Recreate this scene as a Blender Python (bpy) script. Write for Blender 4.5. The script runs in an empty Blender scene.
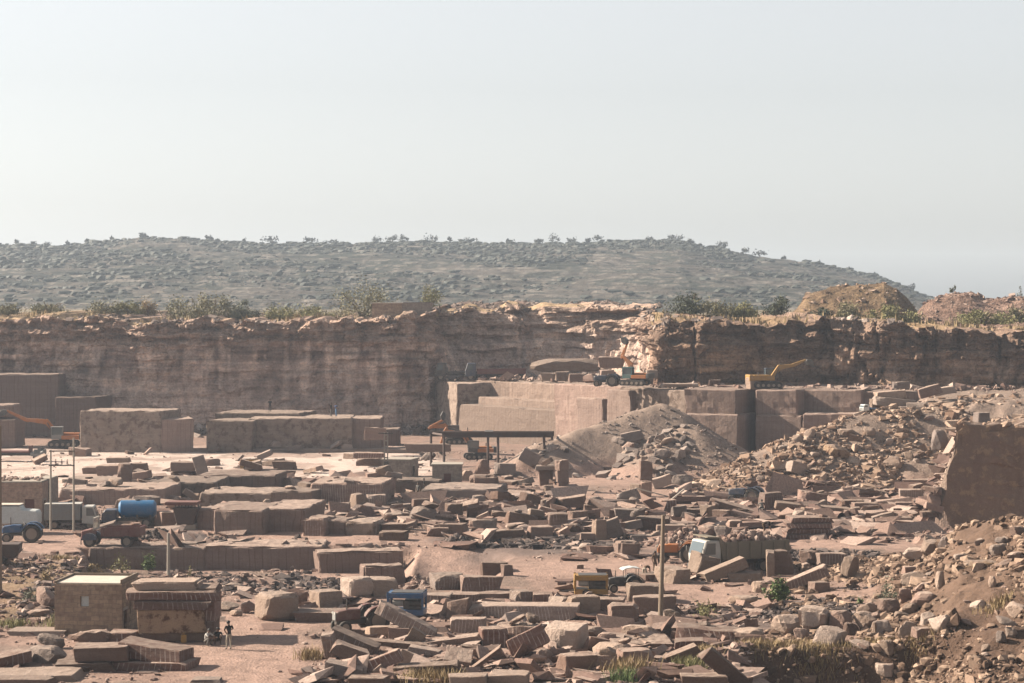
import bpy, bmesh, math, random
import numpy as np
from mathutils import Vector, Matrix, Euler, noise as mnoise
R = math.radians
SC = bpy.context.scene
COL = SC.collection
F, HOR, H = 2418.0, 298.0, 21.0          # focal length in pixels, horizon row, camera height
rng = np.random.default_rng(11)
random.seed(5)

# ------------------------------------------------------------------ camera
cam_d = bpy.data.cameras.new('camera')
cam = bpy.data.objects.new('camera', cam_d); COL.objects.link(cam)
cam.location = (0, 0, H); cam.rotation_euler = (R(90), 0, 0)
cam_d.sensor_width = 36.0; cam_d.lens = F/1024*36
cam_d.shift_y = -(341.5-HOR)/1024
cam_d.clip_start = 1; cam_d.clip_end = 12000
SC.camera = cam

# ------------------------------------------------------------------ noise
def _h(ix, iy, iz, s):
    n = (ix.astype(np.int64)*374761393 + iy.astype(np.int64)*668265263 + iz.astype(np.int64)*2147483647 + s*974711) & 0xffffffff
    n = ((n ^ (n >> 13))*1274126177) & 0xffffffff
    n = ((n ^ (n >> 15))*2246822519) & 0xffffffff
    return ((n ^ (n >> 16)) & 0xffffff)/float(0xffffff)
def vn(x, y, z=0.0, s=0):
    x, y, z = np.broadcast_arrays(np.asarray(x, float), np.asarray(y, float), np.asarray(z, float))
    ix, iy, iz = np.floor(x), np.floor(y), np.floor(z)
    fx, fy, fz = x-ix, y-iy, z-iz
    fx, fy, fz = fx*fx*(3-2*fx), fy*fy*(3-2*fy), fz*fz*(3-2*fz)
    r = 0
    for a in (0, 1):
        for b in (0, 1):
            for c in (0, 1):
                r = r + _h(ix+a, iy+b, iz+c, s)*(fx if a else 1-fx)*(fy if b else 1-fy)*(fz if c else 1-fz)
    return r
def fbm(x, y, z=0.0, s=0, o=4):
    r = 0; a = 1.0; t = 0
    for k in range(o):
        r = r + a*vn(np.asarray(x)*2**k, np.asarray(y)*2**k, np.asarray(z)*2**k, s+k*7); t += a; a *= .5
    return r/t*2-1
def sm(a, b, x):
    t = np.clip((np.asarray(x, float)-a)/(b-a), 0, 1); return t*t*(3-2*t)
def mix(a, b, t):
    t = np.asarray(t)[..., None]; return np.asarray(a)*(1-t)+np.asarray(b)*t

# ------------------------------------------------------------------ mesh helpers
def new_obj(name, me, mat=None, parent=None):
    o = bpy.data.objects.new(name, me); COL.objects.link(o)
    if mat is not None:
        for m in (mat if isinstance(mat, (list, tuple)) else [mat]): me.materials.append(m)
    if parent is not None: o.parent = parent
    return o
def tag(o, label=None, cat=None, group=None, kind=None):
    if label: o['label'] = label
    if cat: o['category'] = cat
    if group: o['group'] = group
    if kind: o['kind'] = kind
    return o
def empty(name, loc=(0, 0, 0), rz=0.0):
    o = bpy.data.objects.new(name, None); COL.objects.link(o); o.empty_display_size = .3
    o.location = loc; o.rotation_euler = (0, 0, rz); return o
def raw_mesh(name, V, Fc, n=None, col=None, smooth=False):
    """V (N,3), Fc (M,k) index array with k = 3 or 4"""
    me = bpy.data.meshes.new(name)
    V = np.ascontiguousarray(V, np.float32); Fc = np.ascontiguousarray(Fc, np.int32)
    k = Fc.shape[1]
    me.vertices.add(len(V)); me.vertices.foreach_set('co', V.ravel())
    me.loops.add(Fc.size); me.loops.foreach_set('vertex_index', Fc.ravel())
    me.polygons.add(len(Fc)); me.polygons.foreach_set('loop_start', np.arange(0, Fc.size, k, dtype=np.int32))
    me.update(calc_edges=True); me.validate()
    if col is not None:
        a = me.attributes.new('zone', 'FLOAT_COLOR', 'POINT')
        c = np.ones((len(V), 4), np.float32); c[:, :3] = col
        a.data.foreach_set('color', c.ravel())
    me.polygons.foreach_set('use_smooth', np.full(len(me.polygons), smooth, bool)); me.update()
    return me
def grid_mesh(name, P, col=None, smooth=True, flip=False):
    n, m = P.shape[:2]
    i = np.arange((n-1)*m).reshape(n-1, m)[:, :-1].ravel()
    q = np.stack([i, i+1, i+m+1, i+m], 1)
    if flip: q = q[:, ::-1]
    return raw_mesh(name, P.reshape(-1, 3), q, col=None if col is None else col.reshape(-1, 3), smooth=smooth)

# ------------------------------------------------------------------ materials
def _new(name):
    m = bpy.data.materials.new(name); m.use_nodes = True
    nt = m.node_tree; b = nt.nodes['Principled BSDF']
    return m, nt, b
def nd(nt, t, **kw):
    n = nt.nodes.new(t)
    for k, v in kw.items(): setattr(n, k, v)
    return n
def mth(nt, op, a, b=None, clamp=False):
    n = nd(nt, 'ShaderNodeMath', operation=op); n.use_clamp = clamp
    for i, v in enumerate((a, b)):
        if v is None: continue
        if isinstance(v, (int, float)): n.inputs[i].default_value = v
        else: nt.links.new(v, n.inputs[i])
    return n.outputs[0]
def mixc(nt, fac, a, b, blend='MIX'):
    n = nd(nt, 'ShaderNodeMix', data_type='RGBA', blend_type=blend)
    for i, v in ((0, fac), (6, a), (7, b)):
        if isinstance(v, (int, float)): n.inputs[i].default_value = v
        elif isinstance(v, tuple): n.inputs[i].default_value = v if len(v) == 4 else (*v, 1)
        else: nt.links.new(v, n.inputs[i])
    return n.outputs[2]
def nz(nt, vec, scale, detail=4, rough=.6, lo=None, hi=None, out=0):
    n = nd(nt, 'ShaderNodeTexNoise'); n.inputs['Scale'].default_value = scale
    n.inputs['Detail'].default_value = detail; n.inputs['Roughness'].default_value = rough
    nt.links.new(vec, n.inputs['Vector'])
    o = n.outputs[out]
    if lo is not None:
        r = nd(nt, 'ShaderNodeMapRange'); r.inputs[1].default_value = lo; r.inputs[2].default_value = hi
        nt.links.new(o, r.inputs[0]); o = r.outputs[0]
    return o
def mapping(nt, vec, scale=(1, 1, 1), rot=(0, 0, 0)):
    n = nd(nt, 'ShaderNodeMapping'); n.inputs['Scale'].default_value = scale; n.inputs['Rotation'].default_value = rot
    nt.links.new(vec, n.inputs['Vector']); return n.outputs[0]
def bump(nt, b, h, strength, dist):
    n = nd(nt, 'ShaderNodeBump'); n.inputs['Strength'].default_value = strength; n.inputs['Distance'].default_value = dist
    nt.links.new(h, n.inputs['Height']); nt.links.new(n.outputs[0], b.inputs['Normal'])
ALB = .47; TINT = (1.04, .99, 1.02, 1)
def zone_mat(name, var=.35, s1=.9, s2=5.0, bd=.25, tint=True, beds=False):
    m, nt, b = _new(name)
    at = nd(nt, 'ShaderNodeAttribute', attribute_name='zone')
    geo = nd(nt, 'ShaderNodeNewGeometry').outputs['Position']
    n1 = nz(nt, geo, s1, 6, .65, .3, .7); n2 = nz(nt, geo, s2, 4, .6, .3, .7)
    k = mth(nt, 'ADD', mth(nt, 'MULTIPLY', n1, var), mth(nt, 'MULTIPLY', n2, var))
    k = mth(nt, 'MULTIPLY', mth(nt, 'ADD', k, 1-var), ALB)
    if beds:                                        # bedding planes and joints
        b1 = nz(nt, mapping(nt, geo, (.11, .11, 1.25)), 1.0, 9, .72, .44, .56)
        b2 = nz(nt, mapping(nt, geo, (.5, .5, .16)), 1.0, 7, .7, .40, .60)
        dv = nd(nt, 'ShaderNodeVectorMath', operation='ADD'); nt.links.new(geo, dv.inputs[0])
        nv = nd(nt, 'ShaderNodeTexNoise'); nv.inputs['Scale'].default_value = .7; nt.links.new(geo, nv.inputs['Vector']); nt.links.new(nv.outputs['Color'], dv.inputs[1])
        vo = nd(nt, 'ShaderNodeTexVoronoi', feature='DISTANCE_TO_EDGE'); vo.inputs['Scale'].default_value = .42; nt.links.new(mapping(nt, dv.outputs[0], (1, 1, 1.5)), vo.inputs['Vector'])
        cr_ = mth(nt, 'MULTIPLY', mth(nt, 'LESS_THAN', vo.outputs[0], .035), nz(nt, geo, .25, 2, .5, .42, .58))
        k = mth(nt, 'MULTIPLY', k, mth(nt, 'ADD', mth(nt, 'MULTIPLY', b1, .34), .82))
        k = mth(nt, 'MULTIPLY', k, mth(nt, 'ADD', mth(nt, 'MULTIPLY', b2, .30), .84))
        k = mth(nt, 'MULTIPLY', k, mth(nt, 'SUBTRACT', 1.0, mth(nt, 'MULTIPLY', cr_, .2)))
    c = mixc(nt, 1.0, mixc(nt, 1.0, at.outputs['Color'], k, 'MULTIPLY'), TINT if tint else (1, 1, 1, 1), 'MULTIPLY')
    nt.links.new(c, b.inputs['Base Color']); b.inputs['Roughness'].default_value = .95
    b.inputs['Specular IOR Level'].default_value = .1
    bump(nt, b, mth(nt, 'ADD', n1, mth(nt, 'MULTIPLY', n2, .5)), .8, bd)
    return m
STONES = {}
def stone_mat(name, base, dark, light, stripes=0.0, period=.22, sawn=0.0, patch=.5, stain=None, bedv=(.25, .25, 3.2)):
    """quarried sandstone in object space: mottling, bedding, per-block tint, drill grooves on the upright faces"""
    m, nt, b = _new(name)
    tc = nd(nt, 'ShaderNodeTexCoord'); ob = tc.outputs['Object']
    info = nd(nt, 'ShaderNodeObjectInfo'); rnd = info.outputs['Random']
    off = nd(nt, 'ShaderNodeVectorMath', operation='ADD'); nt.links.new(ob, off.inputs[0])
    cmb = nd(nt, 'ShaderNodeCombineXYZ'); r9 = mth(nt, 'MULTIPLY', rnd, 91.0)
    for i in range(3): nt.links.new(r9, cmb.inputs[i])
    nt.links.new(cmb.outputs[0], off.inputs[1]); v = off.outputs[0]
    big = nz(nt, v, .55, 5, .6, .32, .68); mid = nz(nt, v, 2.2, 5, .65, .3, .7); fine = nz(nt, v, 14, 3, .6, .3, .7)
    bed = nz(nt, mapping(nt, v, bedv), 1.0, 4, .6, .35, .65)
    c = mixc(nt, mth(nt, 'MULTIPLY', big, patch), base, dark)
    c = mixc(nt, mth(nt, 'MULTIPLY', bed, .35), c, light)
    c = mixc(nt, mth(nt, 'MULTIPLY', mid, .35), c, dark)
    r2 = mth(nt, 'FRACT', mth(nt, 'MULTIPLY', rnd, 17.31))
    c = mixc(nt, mth(nt, 'MULTIPLY', r2, .38), c, (.33, .27, .22) if base[0] > .26 else (.21, .165, .135))
    if stain: c = mixc(nt, nz(nt, v, 1.1, 6, .7, .52, .6), c, stain)
    if stripes > 0 or sawn > 0:
        sep = nd(nt, 'ShaderNodeSeparateXYZ'); nt.links.new(ob, sep.inputs[0])
        nr = nd(nt, 'ShaderNodeSeparateXYZ'); nt.links.new(tc.outputs['Normal'], nr.inputs[0])
        up = mth(nt, 'ABSOLUTE', nr.outputs[2]); side = mth(nt, 'LESS_THAN', up, .55)
        s = mth(nt, 'ADD', sep.outputs[0], sep.outputs[1])
        wob = mth(nt, 'MULTIPLY', nz(nt, v, .8, 2), .06)
        fr = mth(nt, 'FRACT', mth(nt, 'DIVIDE', mth(nt, 'ADD', s, wob), period))
        tri = mth(nt, 'ABSOLUTE', mth(nt, 'SUBTRACT', fr, .5))            # 0 at groove centre
        line = mth(nt, 'LESS_THAN', tri, mth(nt, 'ADD', mth(nt, 'MULTIPLY', nz(nt, v, 3.0, 2), .16), .02))
        if stripes > 0:
            fade = nz(nt, mapping(nt, v, (1.6, 1.6, .8)), 1.3, 3, .6, .42, .55)
            f = mth(nt, 'MULTIPLY', mth(nt, 'MULTIPLY', line, side), mth(nt, 'MULTIPLY', fade, stripes))
            c = mixc(nt, f, c, light)
        if sawn > 0:
            vs = nz(nt, mapping(nt, v, (2.2, 2.2, .06)), 1.2, 4, .7, .3, .7)
            hs = nz(nt, mapping(nt, v, (.05, .05, 1.6)), 1.0, 3, .7, .3, .7)
            c = mixc(nt, mth(nt, 'MULTIPLY', mth(nt, 'MULTIPLY', vs, side), sawn), c, light)
            c = mixc(nt, mth(nt, 'MULTIPLY', mth(nt, 'MULTIPLY', hs, side), sawn*.6), c, dark)
            f2 = mth(nt, 'FRACT', mth(nt, 'DIVIDE', mth(nt, 'ADD', s, mth(nt, 'MULTIPLY', nz(nt, mapping(nt, v, (.6, .6, .02)), 1.0, 2), .9)), .62))
            c = mixc(nt, mth(nt, 'MULTIPLY', mth(nt, 'MULTIPLY', mth(nt, 'LESS_THAN', f2, .14), side), mth(nt, 'MULTIPLY', nz(nt, mapping(nt, v, (.9, .9, .25)), 1.0, 3, .6, .35, .6), .75)), c, dark)
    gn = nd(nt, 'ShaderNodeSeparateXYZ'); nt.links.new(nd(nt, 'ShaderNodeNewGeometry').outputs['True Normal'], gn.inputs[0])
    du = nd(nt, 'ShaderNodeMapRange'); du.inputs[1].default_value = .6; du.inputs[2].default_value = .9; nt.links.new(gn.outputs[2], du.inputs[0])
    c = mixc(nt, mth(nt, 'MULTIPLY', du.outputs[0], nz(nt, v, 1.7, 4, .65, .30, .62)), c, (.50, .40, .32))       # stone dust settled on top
    k = mth(nt, 'MULTIPLY', mth(nt, 'ADD', mth(nt, 'MULTIPLY', rnd, .55), .72), ALB)
    k = mth(nt, 'MULTIPLY', k, mth(nt, 'ADD', mth(nt, 'MULTIPLY', fine, .25), .87))
    c = mixc(nt, 1.0, mixc(nt, 1.0, c, k, 'MULTIPLY'), TINT, 'MULTIPLY')
    nt.links.new(c, b.inputs['Base Color']); b.inputs['Roughness'].default_value = .93
    b.inputs['Specular IOR Level'].default_value = .15
    hgt = mth(nt, 'ADD', mid, mth(nt, 'MULTIPLY', fine, .35))
    if stripes > 0: hgt = mth(nt, 'SUBTRACT', hgt, mth(nt, 'MULTIPLY', mth(nt, 'MULTIPLY', line, side), .45))
    bump(nt, b, hgt, .8, .08)
    STONES[name] = m
    return m
def plain_mat(name, c, rough=.6, metal=0.0, dirt=.45, dirtc=(.30, .22, .16), spec=.4, scale=2.0):
    """paint or metal with worn, dusty patches"""
    m, nt, b = _new(name)
    ob = nd(nt, 'ShaderNodeTexCoord').outputs['Object']
    d = nz(nt, ob, scale, 6, .7, .42, .68); e = nz(nt, ob, scale*7, 4, .6, .3, .7)
    c = tuple(x*.68 for x in c); dirtc = tuple(x*.62 for x in dirtc)
    col = mixc(nt, mth(nt, 'MULTIPLY', d, dirt), c, dirtc)
    col = mixc(nt, 1.0, col, mth(nt, 'ADD', mth(nt, 'MULTIPLY', e, .3), .82), 'MULTIPLY')
    nt.links.new(col, b.inputs['Base Color'])
    b.inputs['Roughness'].default_value = rough; b.inputs['Metallic'].default_value = metal
    b.inputs['Specular IOR Level'].default_value = spec
    return m
def leaf_mat(name, c1, c2, var=.5):
    m, nt, b = _new(name)
    geo = nd(nt, 'ShaderNodeNewGeometry').outputs['Position']
    n = nz(nt, geo, 2.5, 4, .7, .35, .65); n2 = nz(nt, geo, 25, 2, .5, .3, .7)
    c = mixc(nt, n, c1, c2)
    c = mixc(nt, 1.0, c, mth(nt, 'ADD', mth(nt, 'MULTIPLY', n2, var), 1-var*.5), 'MULTIPLY')
    nt.links.new(c, b.inputs['Base Color']); b.inputs['Roughness'].default_value = .7
    b.inputs['Specular IOR Level'].default_value = .2
    return m

M_ground = zone_mat('quarry_ground', .40, .8, 6.0, .12)
M_cliff = zone_mat('cliff_rock', .55, .7, 3.2, .6, True, True)
M_hill = zone_mat('hill_scrubland', .5, .12, .7, .8, False)
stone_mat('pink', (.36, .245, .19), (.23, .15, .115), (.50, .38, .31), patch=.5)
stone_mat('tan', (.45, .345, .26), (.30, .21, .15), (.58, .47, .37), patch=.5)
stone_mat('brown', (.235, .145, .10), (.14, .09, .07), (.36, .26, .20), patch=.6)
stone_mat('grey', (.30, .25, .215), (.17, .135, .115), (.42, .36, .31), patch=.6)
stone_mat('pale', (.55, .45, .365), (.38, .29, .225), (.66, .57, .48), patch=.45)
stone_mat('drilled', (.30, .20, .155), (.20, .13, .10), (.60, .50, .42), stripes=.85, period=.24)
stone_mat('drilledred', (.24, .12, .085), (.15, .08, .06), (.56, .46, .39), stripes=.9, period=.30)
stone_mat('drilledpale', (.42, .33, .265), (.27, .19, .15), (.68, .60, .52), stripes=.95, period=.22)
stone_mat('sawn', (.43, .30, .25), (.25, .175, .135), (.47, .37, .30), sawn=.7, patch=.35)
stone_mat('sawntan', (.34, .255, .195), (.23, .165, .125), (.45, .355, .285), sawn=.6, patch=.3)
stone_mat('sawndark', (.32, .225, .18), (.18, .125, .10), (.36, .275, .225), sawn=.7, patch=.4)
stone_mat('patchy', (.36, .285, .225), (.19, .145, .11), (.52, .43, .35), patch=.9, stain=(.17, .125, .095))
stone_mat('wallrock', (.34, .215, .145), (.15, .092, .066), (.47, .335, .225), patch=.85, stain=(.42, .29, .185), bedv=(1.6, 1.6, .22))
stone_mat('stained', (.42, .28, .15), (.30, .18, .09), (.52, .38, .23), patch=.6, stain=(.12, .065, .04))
# ------------------------------------------------------------------ terrain
def seg_ridge(X, Y, pts, slope, round_=1.0):
    """max over a crest polyline of pts = (px, Y, z): z(t) - slope * distance"""
    r = np.full(np.shape(X), -99.0)
    P = [((p[0]-512)*p[1]/F, p[1], p[2]) for p in pts]
    for a, b in zip(P[:-1], P[1:]):
        dx, dy = b[0]-a[0], b[1]-a[1]; L2 = dx*dx+dy*dy
        t = np.clip(((X-a[0])*dx+(Y-a[1])*dy)/L2, 0, 1)
        d = np.hypot(X-a[0]-t*dx, Y-a[1]-t*dy)
        r = np.maximum(r, a[2]+t*(b[2]-a[2]) - slope*(np.sqrt(d*d+round_*round_)-round_))
    return r
HILL_U = [760, 800, 870, 900, 930, 960, 1024, 1140, 1400]
HILL_Z = [0, .1, .5, 1.2, 2.6, 4.2, 5.7, 7.5, 10]
HILL_Y = [196, 195, 190, 186, 180, 173, 166, 162, 160]
MOUND1 = [(660, 306, 7.6), (600, 300, 5.6), (545, 292, 3.6), (500, 284, .6)]
MOUND2 = [(735, 300, 1.0), (690, 291, 5.5), (655, 286, 3.2), (630, 284, .8)]
SLOPE = [(680, 268, .2), (720, 270, 2.0), (760, 270, 3.9), (800, 271, 5.5), (850, 275, 7.0), (890, 277, 7.9), (990, 280, 8.7), (1200, 282, 9)]
def terrain(X, Y, detail=True):
    X = np.asarray(X, float); Y = np.asarray(Y, float)
    u = 512+F*X/Y
    uw = u + 14*fbm(X/9, Y/9, 0, 3, 3)
    z = .22*fbm(X/14, Y/14, 0, 1, 4)
    # sunken working in front of the cut ledge
    yb = 204.4+.25*fbm(X/3, Y*0, 0, 9, 3)
    cut = sm(78, 96, uw)*(1-sm(398, 425, uw))*sm(171, 184, Y)*(1-sm(yb-.2, yb+.2, Y))
    soft = sm(390, 430, uw)*(1-sm(475, 505, uw))*sm(176, 187, Y)*(1-sm(193, 207, Y))
    z = z - 1.75*np.maximum(cut, soft)
    # grey heaps in the middle, rubble bank on the right
    rough = fbm(X/5, Y/5, 0, 21, 4)
    for pts, sl in ((MOUND1, .62), (MOUND2, .62)):
        z = np.maximum(z, seg_ridge(X, Y, pts, sl, 1.2)+rough*.55)
    sl = seg_ridge(X, Y, SLOPE, .60, 1.5)+rough*1.1
    bm_ = sm(870, 930, u)*sm(276, 280, Y)
    z = np.maximum(z, np.maximum(sl, np.where(bm_ > .01, 8.6*bm_+rough*.5, -99)))
    # ground behind the tall cut wall
    Xb = 452*Y/F
    wall = 9.4-np.clip((Y-225)*.14, 0, 2.2)-np.maximum(0, Xb-X)*2.6+rough*.5
    z = np.where(Y > 219.6, np.maximum(z, wall), z)
    # near bank on the right
    cz = np.interp(u, HILL_U, HILL_Z); cy = np.interp(u, HILL_U, HILL_Y)
    t = np.clip((cy-Y)/(cy-124), 0, 1.2)
    scarp = sm(895, 930, u)*.10*(np.tanh((t-.52)*18)+0)
    prof = 1-.9*t-scarp
    hz = np.where(Y < cy, cz*np.clip(prof, .02, 1.2), cz-(Y-cy)*.5)
    hz = hz + np.clip(cz, 0, 2)*.22*rough + np.clip(cz, 0, 1.5)*.34*fbm(X/1.9, Y/1.9, 0, 31, 4)
    z = np.where(cz > .02, np.maximum(z, hz), z)
    edge = 144.5+1.2*fbm(X/4, Y*0, 0, 41, 3)-(np.clip(u-880, 0, 200)*.03)
    z = z - 2.4*sm(735, 765, uw)*(1-sm(935, 985, uw))*(1-sm(edge-1.5, edge, Y))
    # rough ground lower left
    z = z + (1-sm(60, 95, u))*sm(156, 166, Y)*(1-sm(186, 200, Y))*(.5+.5*fbm(X/4, Y/4, 0, 51, 3))
    if detail:
        z = z + .07*fbm(X/1.7, Y/1.7, 0, 61, 3)
    return z
def at(px, py, dz=0.0):
    """where the line of sight through a pixel meets the ground"""
    Y = np.arange(112, 372, .2); X = (px-512)*Y/F; Z = H-(py-HOR)*Y/F
    T = terrain(X, Y)
    k = np.nonzero(Z <= T)[0]
    i = k[0] if len(k) else len(Y)-1
    return Vector((X[i], Y[i], T[i]+dz))
def atY(px, py, Y):
    return Vector(((px-512)*Y/F, Y, H-(py-HOR)*Y/F))
def ground(px, Y):
    X = (px-512)*Y/F; return Vector((X, Y, float(terrain(X, Y))))

PINK = np.array((.40, .285, .225)); PALE = np.array((.78, .66, .56)); EARTH = np.array((.25, .165, .115))
GREY = np.array((.34, .27, .215)); GRAVEL = np.array((.11, .09, .08)); STRAW = np.array((.36, .27, .14))
def ellipse(u, v, cx, cy, rx, ry, w):
    return 1-sm(.55, 1.15, np.hypot((u-cx)/rx, (v-cy)/ry)+w)
ROADS = ((250, 655, 90, 40), (270, 625, 70, 16), (575, 478, 75, 11), (630, 497, 60, 8), (560, 568, 130, 10), (690, 590, 80, 8), (440, 552, 140, 7), (775, 512, 26, 14), (790, 530, 40, 12), (840, 545, 90, 5), (60, 545, 90, 12), (330, 540, 120, 6), (750, 600, 90, 7), (860, 598, 60, 4), (230, 530, 90, 5))
def road_mask(X, Y):
    u = 512+F*X/Y; v = HOR+F*H/Y; w = .36*fbm(X/6, Y/6, 0, 71, 4); r = np.zeros_like(X)
    for e in ROADS: r = np.maximum(r, ellipse(u, v, *e, w))
    return r
def ground_colour(X, Y, Z):
    u = 512+F*X/Y; v = HOR+F*(H-0*Z)/Y            # map coordinates of the level floor
    w = .45*fbm(X/6, Y/6, 0, 71, 4)
    n = fbm(X/4, Y/4, 0, 73, 5)*.5+.5
    c = mix(PINK*.86, PINK*1.12, n)
    litter = sm(.52, .66, fbm(X/3, Y/5, 0, 75, 5)*.5+.5)
    c = mix(c, GREY*.75, litter*.65)
    pale = np.zeros_like(X)
    for e in ((120, 462, 200, 16), (250, 474, 190, 16), (60, 480, 130, 14), (330, 462, 110, 12), (270, 512, 110, 10), (370, 468, 80, 24)):
        pale = np.maximum(pale, ellipse(u, v, *e, w*.6))
    c = mix(c, PALE, np.clip(pale*1.25, 0, 1)*.95*(.35+.65*sm(.38, .52, fbm(X/5, Y/9, 0, 77, 5)*.5+.5)))
    road = road_mask(X, Y)
    c = mix(c, PINK*1.22, road*.85)
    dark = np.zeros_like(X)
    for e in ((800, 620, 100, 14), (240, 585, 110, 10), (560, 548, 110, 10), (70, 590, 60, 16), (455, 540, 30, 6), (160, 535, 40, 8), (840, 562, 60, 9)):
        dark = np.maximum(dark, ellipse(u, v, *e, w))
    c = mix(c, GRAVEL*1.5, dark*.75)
    heap = sm(.8, 2.2, Z)
    c = mix(c, mix(GREY*.95, np.array((.40, .315, .245)), n), heap*.9)
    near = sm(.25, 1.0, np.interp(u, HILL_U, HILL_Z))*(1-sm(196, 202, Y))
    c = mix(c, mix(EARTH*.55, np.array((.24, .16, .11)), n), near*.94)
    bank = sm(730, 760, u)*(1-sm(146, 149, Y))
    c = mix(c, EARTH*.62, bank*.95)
    left = (1-sm(70, 110, u))*sm(154, 160, Y)*(1-sm(186, 196, Y))
    c = mix(c, mix(EARTH, STRAW, n), left*.7)
    return c
us = np.linspace(-330, 1354, 800); ys = 104*np.exp(np.linspace(0, math.log(415/104), 640))
U, YY = np.meshgrid(us, ys); XX = (U-512)*YY/F
ZZ = terrain(XX, YY)
gm = grid_mesh('quarry_floor', np.stack([XX, YY, ZZ], -1), ground_colour(XX, YY, ZZ))
tag(new_obj('quarry_floor', gm, M_ground), kind='structure')
# wide sheets: the low ground under the quarry and the plateau beyond, out to the horizon
def sheet(name, x0, x1, y0, y1, z, n, c, m, rough=0.0):
    gx, gy = np.meshgrid(np.linspace(x0, x1, n), np.linspace(y0, y1, n))
    gz = z+rough*fbm(gx/60, gy/60, 0, 81, 4)
    cc = mix(np.array(c)*.8, np.array(c)*1.2, fbm(gx/40, gy/40, 0, 83, 4)*.5+.5)
    return tag(new_obj(name, grid_mesh(name, np.stack([gx, gy, gz], -1), cc), m), kind='structure')
sheet('ground', -2400, 2400, -280, 2400, -5, 60, (.36, .27, .2), M_ground)

# ------------------------------------------------------------------ cliff
def poly_resample(P, step):
    P = np.asarray(P, float); d = np.hypot(*np.diff(P[:, :2], axis=0).T); s = np.concatenate([[0], np.cumsum(d)])
    n = int(s[-1]/step); t = np.linspace(0, s[-1], n)
    return np.stack([np.interp(t, s, P[:, k]) for k in range(P.shape[1])], 1), t
def px_path(pts):   # (px, Y, top row) -> X, Y, ztop
    return [((p[0]-512)*p[1]/F, p[1], H-(p[2]-HOR)*p[1]/F) for p in pts]
CP = px_path([(-330, 380, 316), (-120, 376, 318), (0, 374, 318), (60, 373, 317), (140, 371, 320), (230, 372, 319), (330, 371, 319), (395, 371, 316),
              (430, 373, 313), (452, 378, 311), (500, 383, 309), (560, 386, 308), (600, 384, 309), (630, 379, 312), (645, 366, 318), (649, 345, 322), (653, 331, 322),
              (700, 329, 320), (735, 332, 321), (800, 334, 324), (870, 331, 327), (930, 329, 329), (1024, 327, 330), (1130, 325, 330), (1354, 322, 328)])
P, S = poly_resample(CP, .34)
tn = np.gradient(P[:, :2], axis=0)
k = np.ones(9)/9
tn = np.stack([np.convolve(np.pad(tn[:, i], 4, 'edge'), k, 'valid') for i in (0, 1)], 1)
tn /= np.hypot(*tn.T)[:, None]
nrm = np.stack([tn[:, 1], -tn[:, 0]], 1)      # towards the pit
pu = 512+F*P[:, 0]/P[:, 1]
topz = P[:, 2]+.9*fbm(S/2.2, 0, 0, 91, 4)+1.1*fbm(S/14, 3, 0, 92, 3)+.7*(_h(np.floor(S/2.6+fbm(S/5, 0, 0, 93, 2)*2), S*0, S*0, 94)-.5)
rows = 84
t = np.linspace(0, 1, rows)
zb = -1.5
Z = zb+(topz[None, :]-zb)*t[:, None]
Sg = np.broadcast_to(S, Z.shape); ug = np.broadcast_to(pu, Z.shape)
talus = sm(440, 470, ug)*(1-sm(615, 640, ug))             # the broken back of the recess
right = sm(640, 655, ug)
warp = .8*fbm(Sg/9, Z/5, 0, 94, 3)
layer = np.floor((Z+warp)/1.15)
ledge = _h(layer, np.floor(Sg/6+layer*.37), layer*0, 95)
blockn = _h(np.floor(Sg/2.3+2*fbm(Sg/5, Z/4, 0, 96, 2)), np.floor((Z+warp)/2.1), layer*0, 97)
crk = np.abs(fbm(Sg/4.5, Z/14, 0, 98, 4))
d = (1.5+.3*right)*fbm(Sg/13, Z/11, 0, 99, 4)+1.9*right*fbm(Sg/5.5, Z/7, 0, 106, 3) + (.6+.7*right+.8*(1-right)*sm(.45, .65, t[:, None]+0*Z))*(ledge-.5) + (.6+.7*right)*(blockn-.5) - .9*(1-sm(0, .10, crk))*(.5+right)
d = d + .35*fbm(Sg/2, Z/1.5, 0, 101, 4)
topf = sm(.70, .88, (Z-zb)/(topz[None]-zb))
d = d + topf*(1.3*fbm(Sg/3, Z/.8, 0, 103, 4)+1.2*(_h(np.floor(Sg/1.7), np.floor(Z/.9), layer*0, 104)-.5))
# overhanging boulder near the corner of the right cliff
batter = 1.6*t[:, None]+0*Z + talus*7*t[:, None]**1.3
sheer = (1-sm(400, 430, ug))*sm(.0, .1, t[:, None]+0*Z)
d = d*(1-.35*sheer*(1-topf))
D = d-batter
X3 = P[None, :, 0]+nrm[None, :, 0]*D; Y3 = P[None, :, 1]+nrm[None, :, 1]*D
# cap: runs back over the plateau
capd = np.array([.4, 1.2, 3, 7, 14, 28, 50, 78])
cx = X3[-1][None]+0*capd[:, None]; cyy = Y3[-1][None]+capd[:, None]
cz = Z[-1][None]+(.4*fbm(cx/3, cyy/3, 0, 105, 4)+.35*(1-np.exp(-capd/6))[:, None])*sm(0, 3, capd)[:, None]
XA = np.vstack([X3, cx]); YA = np.vstack([Y3, cyy]); ZA = np.vstack([Z, cz])
sg = np.vstack([Sg, np.broadcast_to(S, cx.shape)]); ug2 = np.vstack([ug, np.broadcast_to(pu, cx.shape)])
tt = np.vstack([np.broadcast_to(t[:, None], Z.shape), np.full(cx.shape, 1.05)])
n1 = fbm(sg/8, ZA/5, 0, 111, 5)*.5+.5; n2 = fbm(sg/22, ZA/2.0, 0, 112, 5)*.5+.5; n3 = fbm(sg/1.4, ZA/9, 0, 113, 4)*.5+.5
c = mix(np.array((.20, .15, .12)), np.array((.40, .32, .265)), sm(.38, .62, n1))
c = mix(c, np.array((.13, .098, .082)), sm(.48, .64, n2)*.8)
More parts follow.
